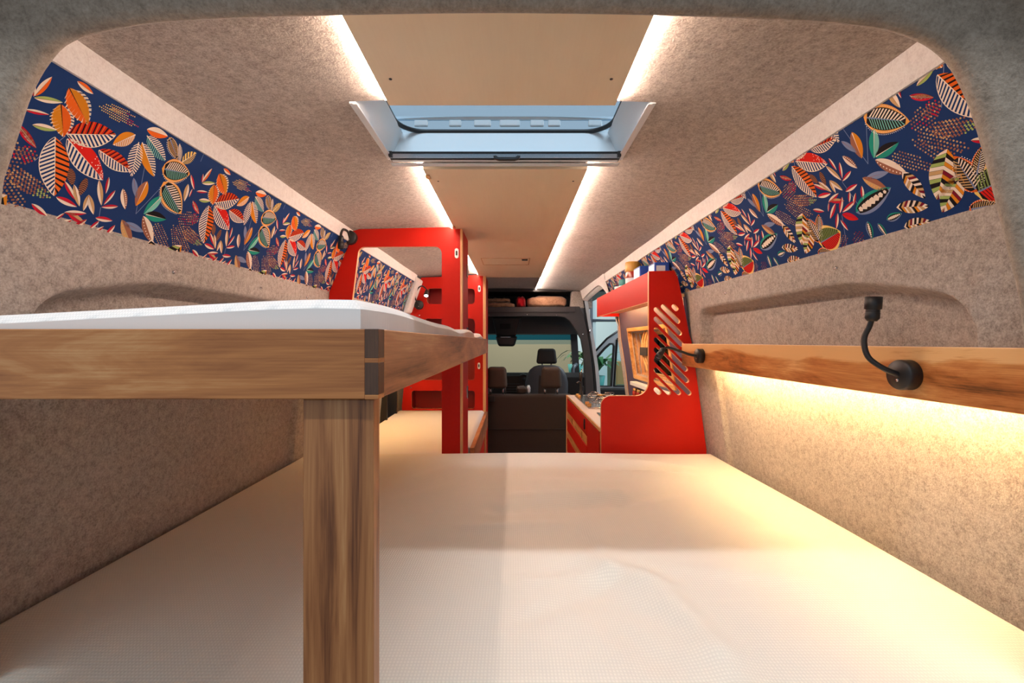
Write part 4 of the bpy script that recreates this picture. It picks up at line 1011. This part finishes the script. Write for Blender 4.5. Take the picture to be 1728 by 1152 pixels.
# folded brown cloth with a blue edge lying on the bench
tag(bag('brown and blue cloth folded over between the bench headrests', .03, .13, 4.02, 4.2, -.462, -.405, 'seat_fabric', 6, .004), 'folded brown cloth lying between the bench headrests', 'cloth')
cl = tag(bag('x', .122, .155, 4.05, 4.18, -.463, -.398, 'paint_grey', 7, .003), 'pale blue bottle-shaped cushion beside the folded brown cloth', 'cushion'); cl.name = 'cushion'
tag(MB().tube([P(-.065, 3.99, -.462), P(-.075, 4.01, -.30), P(-.08, 4.02, -.235)], .005, 8).build('metal_rod', 'steel'), 'slim bright vertical rod between the bench headrests', 'rod')
ds = thing('dashboard', 'dark dashboard with round air vent below the windscreen', 'dashboard', (0, 5.55, Z(-1.35)))
MB().prism([P(-.85, 5.35, -1.2), P(-.85, 5.35, -.42), P(-.85, 5.42, -.37), P(-.85, 5.9, -.40), P(-.85, 5.9, -1.2)], (1.7, 0, 0)).build('body', 'black_soft', ds, .01)
MB().box(-.12, .14, 5.325, 5.35, Z(-.60), Z(-.40)).build('centre_stack', 'seat_fabric', ds, .01)
for k in range(4): MB().box(-.10, .08, 5.318, 5.324, Z(-.50-k*.03), Z(-.492-k*.03)).build('button_row', 'dark_grey_plastic', ds)
for x in (.12, -.35): MB().lathe([(0, -.035), (.02, -.035), (.022, -.02), (.045, -.02), (.055, -.03), (.06, 0)], P(x, 5.35, -.44), (0, 1, 0), 24).build('air_vent', 'black_plastic', ds)
sw = thing('steering_wheel', 'black steering wheel on the left side of the dashboard', 'steering wheel', (-.42, 5.2, Z(-.5)))
MB().tube([P(-.42+.19*math.cos(a*math.pi/16), 5.22-.05*math.sin(a*math.pi/16), -.48+.18*math.sin(a*math.pi/16)) for a in range(33)], .015, 8, caps=False).build('rim', 'black_plastic', sw)
MB().lathe([(0, -.02), (.07, 0), (.07, .03)], P(-.42, 5.23, -.48), (0, 1, 0), 20).build('hub', 'black_plastic', sw)
for a in (0, math.pi, -math.pi/2): MB().tube([P(-.42, 5.235, -.48), P(-.42+.18*math.cos(a), 5.225, -.48+.17*math.sin(a))], .012, 6).build('spoke', 'black_plastic', sw)
# windscreen surround and glass
k6 = 5.75/768
def q6(px, py): return ((px-866)*k6, (576-py)*k6)
ws = MB()
ws.box(-.85, .85, 5.15, 5.80, Z(.085), Z(.40))
wsx = MB()
struct(ws.build('trim_7', 'black_plastic'))
struct(MB().box(-1.0, 1.0, 4.6, 5.82, Z(.505), Z(.57)).build('trim_8', 'black_plastic'))
w3 = struct(MB().hexa([P(.74, 5.55, -.55), P(.82, 5.55, -.55), P(.78, 5.55, .12), P(.70, 5.55, .12)], [P(.76, 5.75, -.55), P(.84, 5.75, -.55), P(.80, 5.75, .12), P(.72, 5.75, .12)]).hexa(
    [P(-.84, 5.55, -.55), P(-.76, 5.55, -.55), P(-.74, 5.55, .12), P(-.82, 5.55, .12)], [P(-.84, 5.75, -.55), P(-.76, 5.75, -.55), P(-.74, 5.75, .12), P(-.82, 5.75, .12)]).build('window_3', 'dark_grey_plastic'))
MB().add([P(-.8, 5.92, -.6), P(.8, 5.92, -.6), P(.8, 5.80, .02), P(-.8, 5.80, .02)], [(0, 1, 2, 3)]).build('windscreen', 'window_glass', w3)
MB().add([P(-.8, 5.80, .02), P(.8, 5.80, .02), P(.8, 5.78, .09), P(-.8, 5.78, .09)], [(0, 1, 2, 3)]).build('sun_band', 'tint_glass', w3)
MB().add([P(-.8, 5.805, -.035), P(.8, 5.805, -.035), P(.8, 5.799, .02), P(-.8, 5.799, .02)], [(0, 1, 2, 3)]).build('sun_band', 'dome_glass', w3)
oc = thing('overhead_console', 'black overhead console and mirror housing at the windscreen top', 'console', (-.08, 5.1, Z(.0)))
MB().hexa([P(-.235, 5.10, .27), P(.085, 5.10, .27), P(.085, 5.5, .27), P(-.235, 5.5, .27)], [P(-.19, 5.13, .06), (.01+.02, 5.13, Z(.06)), P(.03, 5.5, .06), P(-.19, 5.5, .06)]).build('console', 'black_plastic', oc, .012, 3)
MB().hexa([P(-.20, 5.06, .06), P(.05, 5.06, .06), P(.05, 5.12, .06), P(-.20, 5.12, .06)], [P(-.165, 5.06, -.055), P(.015, 5.06, -.055), P(.015, 5.12, -.055), P(-.165, 5.12, -.055)]).build('mirror', 'black_plastic', oc, .025, 4)
MB().box(-.14, -.03, 5.05, 5.058, Z(.046), Z(.050)).build('chrome_line', 'steel', oc)
MB().box(-.15, -.03, 5.095, 5.10, Z(.14), Z(.20)).build('console_tray', 'black_soft', oc, .004)
# dark pillar cloth right of the passenger seat
gt = thing('grab_handle', 'grey grab handle on the pillar right of the passenger seat', 'handle', (.72, 5.0, Z(-.5)))
MB().tube([P(.78, 5.56, -.66), P(.73, 5.46, -.60), P(.72, 5.45, -.50), P(.715, 5.45, -.33), P(.73, 5.46, -.30), P(.77, 5.56, -.28)], .022, 10).build('grip', 'paint_mid', gt)
sb = thing('seat_belt', 'black seat belt buckle hanging at the cab pillar', 'seat belt', (.68, 4.5, Z(-.5)))
MB().tube([P(.665, 4.50, -.34), P(.672, 4.49, -.44), P(.68, 4.49, -.56)], .012, 8).build('strap', 'black_soft', sb)
MB().box(.655, .695, 4.47, 4.50, Z(-.50), Z(-.44)).build('buckle', 'black_plastic', sb, .005)

# ------------------------------------------------------------------ workshop around the van
struct(MB().box(-8, 9, 9.5, 9.6, Z(-1.9), Z(4)).build('wall_front', 'wall_outside'))
struct(MB().box(6.0, 6.1, 2.0, 9.6, Z(-1.9), Z(4)).build('wall_side', 'wall_side'))
struct(MB().box(1.3, 6.0, 9.3, 9.45, Z(-1.9), Z(4)).build('wall_corner', 'wall_side'))
struct(MB().box(-8, 9, -4, 9.6, Z(-2.0), Z(-1.9)).build('floor_workshop', 'floor_grey'))
k7 = 7.0/768
for k, (px_, w, mt) in enumerate(((988, .05, 'paint_mid'), (994, .035, 'paint_grey'), (998.5, .03, 'paint_mid'), (1003, .05, 'wall_side'))):
    x = (px_-866)*k7
    tag(MB().box(x-w/2, x+w/2, 7.0, 7.08, Z(-1.9), Z(2.6)).build('steel_post', mt, bevel=.004), 'slim upright post outside the open side door, %s' % ('leftmost of the four', 'second of the four from left', 'third of the four from left', 'rightmost of the four')[k], 'post')
tag(MB().tube([P(1.22, 7.0, .325), P(3.0, 7.0, .325)], .022, 8).build('steel_bar', 'paint_mid'), 'horizontal grey bar outside the side door', 'bar')
# open passenger door
pd = thing('passenger_door', 'open grey front passenger door with black window seals', 'car door', (.95, 5.2, Z(-1.3)))
k8 = 5.2/768
def q8(px, py): return ((px-866)*k8, (576-py)*k8)
po = [q8(1001, 596), q8(1024, 573), q8(1040, 561), q8(1060, 554), q8(1100, 552), q8(1110, 575), q8(1118, 655), q8(1118, 800), q8(1001, 800)]
h1 = [q8(1006, 604), q8(1020, 588), q8(1029, 580), q8(1034, 580), q8(1035.5, 584), q8(1031, 651), q8(1006, 651)]
h2 = [q8(1041, 573), q8(1046, 569), q8(1060, 563), q8(1095, 561), q8(1102, 580), q8(1108, 651), q8(1036, 651)]
panel('frame', po, [h1, h2], 5.2, 5.25, ['paint_grey', 'black_plastic'], pd)
for nm, hh in (('window_seal', h1), ('window_seal', h2)):
    c = Vector((sum(a for a, b in hh)/len(hh), sum(b for a, b in hh)/len(hh)))
    MB().tube([P(a, 5.195, b) for a, b in hh]+[P(hh[0][0], 5.195, hh[0][1])], .014, 6, caps=False).build(nm, 'black_plastic', pd)
    panel('pane', hh, [], 5.22, 5.224, ['window_glass', 'window_glass'], pd)
MB().tube([P(*(q8(1000, 597)[0], 5.19, q8(1000, 597)[1])), P(q8(1024, 571)[0], 5.19, q8(1024, 571)[1]), P(q8(1042, 558.5)[0], 5.19, q8(1042, 558.5)[1])], .012, 6).build('outer_seal', 'black_plastic', pd)
x_, h_ = q8(1003, 654); MB().box(x_, 1.75, 5.10, 5.20, Z(-.62), Z(h_)).build('door_card', 'black_soft', pd, .02, 3)
# things outside the door
def plant(label, x, y, h, n, sc, seed):
    rnd = random.Random(seed); t = thing('potted_plant', label, 'plant', (x, y, Z(h-.2)))
    MB().lathe([(0, 0), (.10, 0), (.13, .22), (.11, .22), (0, .20)], P(x, y, h-.25), (0, 0, 1), 18).build('pot', 'pot_teal', t)
    MB().lathe([(.14, 0), (.03, .02), (.03, h-.25+1.88), (.11, h-.25+1.898)], P(x, y, -1.9), (0, 0, 1), 14).build('stand', 'paint_mid', t)
    for k in range(n):
        a = rnd.uniform(0, 6.28); L = rnd.uniform(.25, .6)*sc; u = Vector((math.cos(a), math.sin(a), 0)); side = Vector((-u.y, u.x, 0)); m = MB(); pts = []
        N = 7
        for i in range(N+1):
            s = i/N; p = P(x, y, h-.05)+u*(L*.7*s)+Vector((0, 0, L*(1.5*s-1.2*s*s))); w = .035*sc*math.sin(math.pi*min(1, s*.9+.08)); pts.append((p-side*w, p+side*w+Vector((0, 0, .004))))
        for i in range(N): m.add([pts[i][0], pts[i][1], pts[i+1][1], pts[i+1][0]], [(0, 1, 2, 3)], 0, True)
        m.build('leaf', 'leaf_green', t)
    MB().tube([P(x, y, h-.06), P(x, y, h+.02)], .012, 6).build('stem', 'leaf_green', t)
plant('arching green plant left of the olive board outside the side door', 1.08, 6.0, -.42, 26, 1.3, 3)
plant('green plant in a pale pot right of the cardboard box outside', 1.86, 7.2, -.75, 26, 1.1, 5)
plant('tall green plant beyond the windscreen corner', 1.04, 7.6, -.35, 9, .9, 8)
tag(MB().box(1.29, 1.40, 6.2, 6.24, Z(-1.9), Z(-.26)).build('olive_board', 'olive_board'), 'upright olive green board standing outside the side door', 'board')
t = thing('cardboard_box', 'tan cardboard sheet standing outside beyond the door glass', 'box', (1.6, 6.4, Z(-1.9)))
MB().box(1.46, 1.60, 6.4, 6.5, Z(-1.9), Z(-.28)).build('box', 'cardboard', t, .004)
MB().box(1.455, 1.605, 6.395, 6.40, Z(-.62), Z(-.60)).build('tape', 'olive_board', t)
